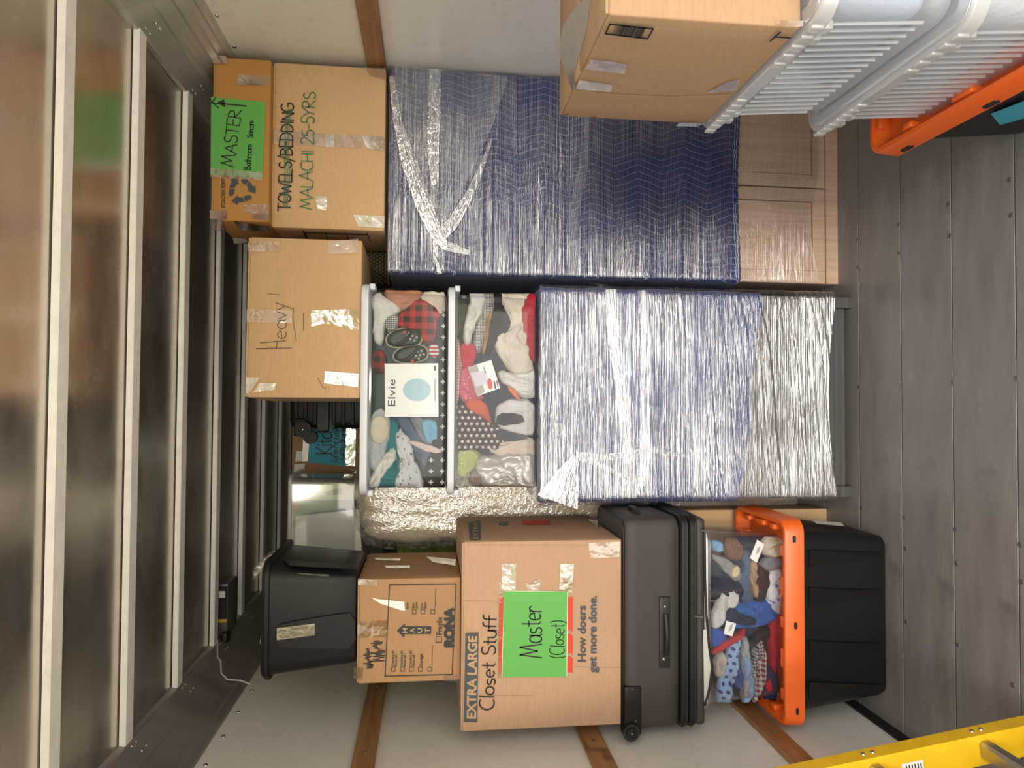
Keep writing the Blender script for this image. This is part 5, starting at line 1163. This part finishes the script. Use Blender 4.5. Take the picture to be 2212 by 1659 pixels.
C8 = [
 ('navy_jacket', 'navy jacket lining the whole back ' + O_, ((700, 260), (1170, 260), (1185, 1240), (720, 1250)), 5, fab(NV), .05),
 ('blue_sock', 'small sky-blue sock in the corner ' + O_, ((708, 300), (762, 298), (776, 345), (722, 360)), 0, fab((.2, .38, .6)), .025),
 ('brown_trousers', 'brown corduroy trousers ' + O_, ((790, 270), (830, 252), (900, 370), (840, 410), (790, 380)), 1, fab((.17, .09, .045)), .03),
 ('denim_jeans', 'blue denim jeans ' + O_, ((880, 380), (940, 380), (970, 650), (880, 640), (850, 520), (890, 480)), 1, fab((.08, .12, .2)), .03),
 ('navy_sweatshirt', 'navy sweatshirt near the lid ' + O_, ((705, 410), (790, 480), (880, 560), (860, 640), (705, 640)), 1, fab((.018, .022, .045)), .03),
 ('grey_sock', 'grey wool sock with cream cuff ' + O_, ((710, 388), (790, 400), (880, 480), (850, 530), (800, 500)), 0, fab((.26, .25, .25)), .025),
 ('cream_cuff', 'cream cuff over the grey sock ' + O_, ((830, 455), (866, 445), (862, 500), (822, 515)), -1, fab((.62, .5, .32)), .015),
 ('animal_onesie', 'cream and yellow spotted onesie ' + O_, ((1000, 330), (1030, 280), (1080, 270), (1160, 290), (1165, 345), (1080, 385), (1020, 370)), 0, fab((.55, .48, .4), 'motif', (.65, .38, .04), .7), .03),
 ('grey_hat', 'grey knitted hat ' + O_, ((1000, 420), (1070, 380), (1140, 420), (1070, 470), (1010, 460)), 0, fab((.2, .21, .24)), .03),
 ('tan_trousers', 'tan trouser leg between jeans and brown cloth ' + O_, ((930, 420), (970, 420), (965, 640), (930, 560)), 0, fab((.36, .25, .15)), .025),
 ('brown_shirt', 'dark brown shirt ' + O_, ((970, 430), (1050, 480), (1030, 620), (970, 650)), 1, fab((.04, .025, .02)), .03),
 ('print_shirt', 'white shirt with coloured scribble print ' + O_, ((1040, 520), (1080, 470), (1130, 500), (1110, 580), (1110, 720), (1080, 700), (1030, 650)), 0, fab((.62, .63, .68), 'motif', (.1, .15, .45), .8), .03),
 ('maroon_plaid', 'maroon plaid sleeve ' + O_, ((1100, 560), (1168, 600), (1175, 690), (1120, 720)), 1, fab((.32, .03, .04), 'check', (.6, .5, .45), .8), .025),
 ('white_sock', 'white knitted sock ' + O_, ((750, 640), (800, 580), (860, 630), (850, 680), (780, 700), (770, 790), (730, 810), (707, 740)), 0, fab((.55, .54, .52)), .03),
 ('blue_jacket', 'bright blue and navy jacket ' + O_, ((760, 700), (870, 670), (1050, 650), (1090, 710), (1060, 760), (960, 800), (860, 810), (770, 780)), 1, fab((.03, .11, .38)), .04),
 ('navy_glove', 'navy glove across the blue jacket ' + O_, ((760, 710), (840, 700), (880, 740), (960, 760), (950, 795), (850, 790), (770, 770)), 0, fab((.012, .018, .05)), .02),
 ('red_strap', 'long red strap ' + O_, ((720, 950), (800, 890), (880, 830), (910, 840), (840, 900), (730, 970)), 0, fab(RD), .02),
 ('royal_sock', 'royal blue sock under the lid ' + O_, ((708, 830), (760, 825), (790, 870), (740, 930), (710, 915)), 1, fab((.025, .08, .38)), .025),
 ('cream_socks', 'cream ribbed socks ' + O_, ((725, 985), (780, 950), (772, 1090), (730, 1100)), 0, fab((.48, .42, .36)), .03),
 ('floral_shirt', 'light blue dotted shirt ' + O_, ((760, 1090), (800, 980), (830, 890), (880, 880), (850, 1040), (800, 1230), (820, 1280), (780, 1270), (740, 1220)), 0, fab((.27, .40, .62), 'dots', (.05, .06, .2), 1.), .03),
 ('blue_shorts', 'mid blue shorts ' + O_, ((830, 1040), (870, 1010), (880, 1130), (850, 1170), (820, 1120)), 1, fab((.04, .07, .25)), .03),
 ('grey_tee', 'grey T-shirt ' + O_, ((880, 900), (920, 900), (900, 1100), (930, 1230), (880, 1240), (880, 1100)), 1, fab((.33, .33, .36)), .03),
 ('pale_blue_tee', 'pale blue T-shirt beside the grey one ' + O_, ((900, 980), (930, 980), (960, 1190), (900, 1260), (890, 1200)), 0, fab((.22, .33, .55)), .03),
 ('gingham_shirt', 'black and grey gingham shirt ' + O_, ((960, 900), (1010, 890), (990, 1000), (950, 1120), (930, 1100)), 0, fab((.02, .02, .022), 'gingham', (.4, .4, .42), 1.4), .03),
 ('burgundy_check', 'white and burgundy checked shirt ' + O_, ((970, 1000), (1020, 940), (1010, 1150), (960, 1260), (960, 1150)), 0, fab((.5, .48, .48), 'check', (.18, .03, .04), .9), .03),
 ('black_shirt', 'black shirt next to the gingham ' + O_, ((920, 900), (1030, 800), (1040, 880), (950, 940)), 1, fab(BK), .03),
 ('red_jersey', 'large red jersey ' + O_, ((1050, 780), (1120, 700), (1160, 720), (1110, 880), (1100, 1000), (1070, 1090), (1040, 1000)), 1, fab(RD), .035),
 ('white_shirt', 'white shirt in the bottom corner ' + O_, ((1110, 820), (1175, 860), (1182, 1000), (1150, 1120), (1110, 1240), (1090, 1150), (1150, 1000)), 1, fab((.58, .55, .52)), .03),
 ('black_trim', 'black trimmed cloth over the white shirt ' + O_, ((1130, 740), (1172, 800), (1172, 870), (1120, 850)), 0, fab(BK), .02),
 ('navy_shorts', 'navy shorts near the bottom ' + O_, ((1020, 1020), (1100, 1100), (1090, 1230), (1000, 1230)), 2, fab((.02, .03, .09)), .03),
 ('red_mitten', 'small red mitten ' + O_, ((1020, 1120), (1050, 1110), (1052, 1180), (1025, 1180)), 0, fab((.5, .02, .03)), .02),
 ('striped_cuff', 'blue and white striped cuff ' + O_, ((1120, 1180), (1165, 1180), (1160, 1225), (1125, 1225)), 0, fab((.5, .52, .58), 'hstripe', (.05, .09, .25), 1.6), .02),
]
for nm, lb, pl_, lay, m, th in C8: garment(nm, lb, zc(*pl_), Y8 + (.014 if lay < 2 else 0), th, lay, m, cat='clothing', lim=LIM8)
for i, (lb, pl_) in enumerate((('white price tag with barcode, nearest the orange lid', ((985, 292), (1028, 322), (982, 432), (942, 402))), ('white price tag with barcode lying on the blue jacket', ((800, 778), (860, 795), (836, 872), (785, 856))))):
    p = zc(*pl_); b = NB(); A_ = [at(x, y, Y8) for x, y in p]; prism(b, A_, (0, .0015, 0)); bmesh.ops.recalc_face_normals(b, faces=b.faces); o = tag(obj('price_tag', b, M['paper_white'], None, False, base=A_[0]), lb, 'tag')
    b = NB(); cx_, cy_ = sum(q[0] for q in p) / 4, sum(q[1] for q in p) / 4
    for k in range(4): line(b, onY(Y8), [(cx_ - 2 + k * 1.8, cy_ + 6 - k), (cx_ + 1 + k * 1.8, cy_ - 7 - k)], .35, .0006)
    ob = obj('barcode', b, M['ink_grey'], o);
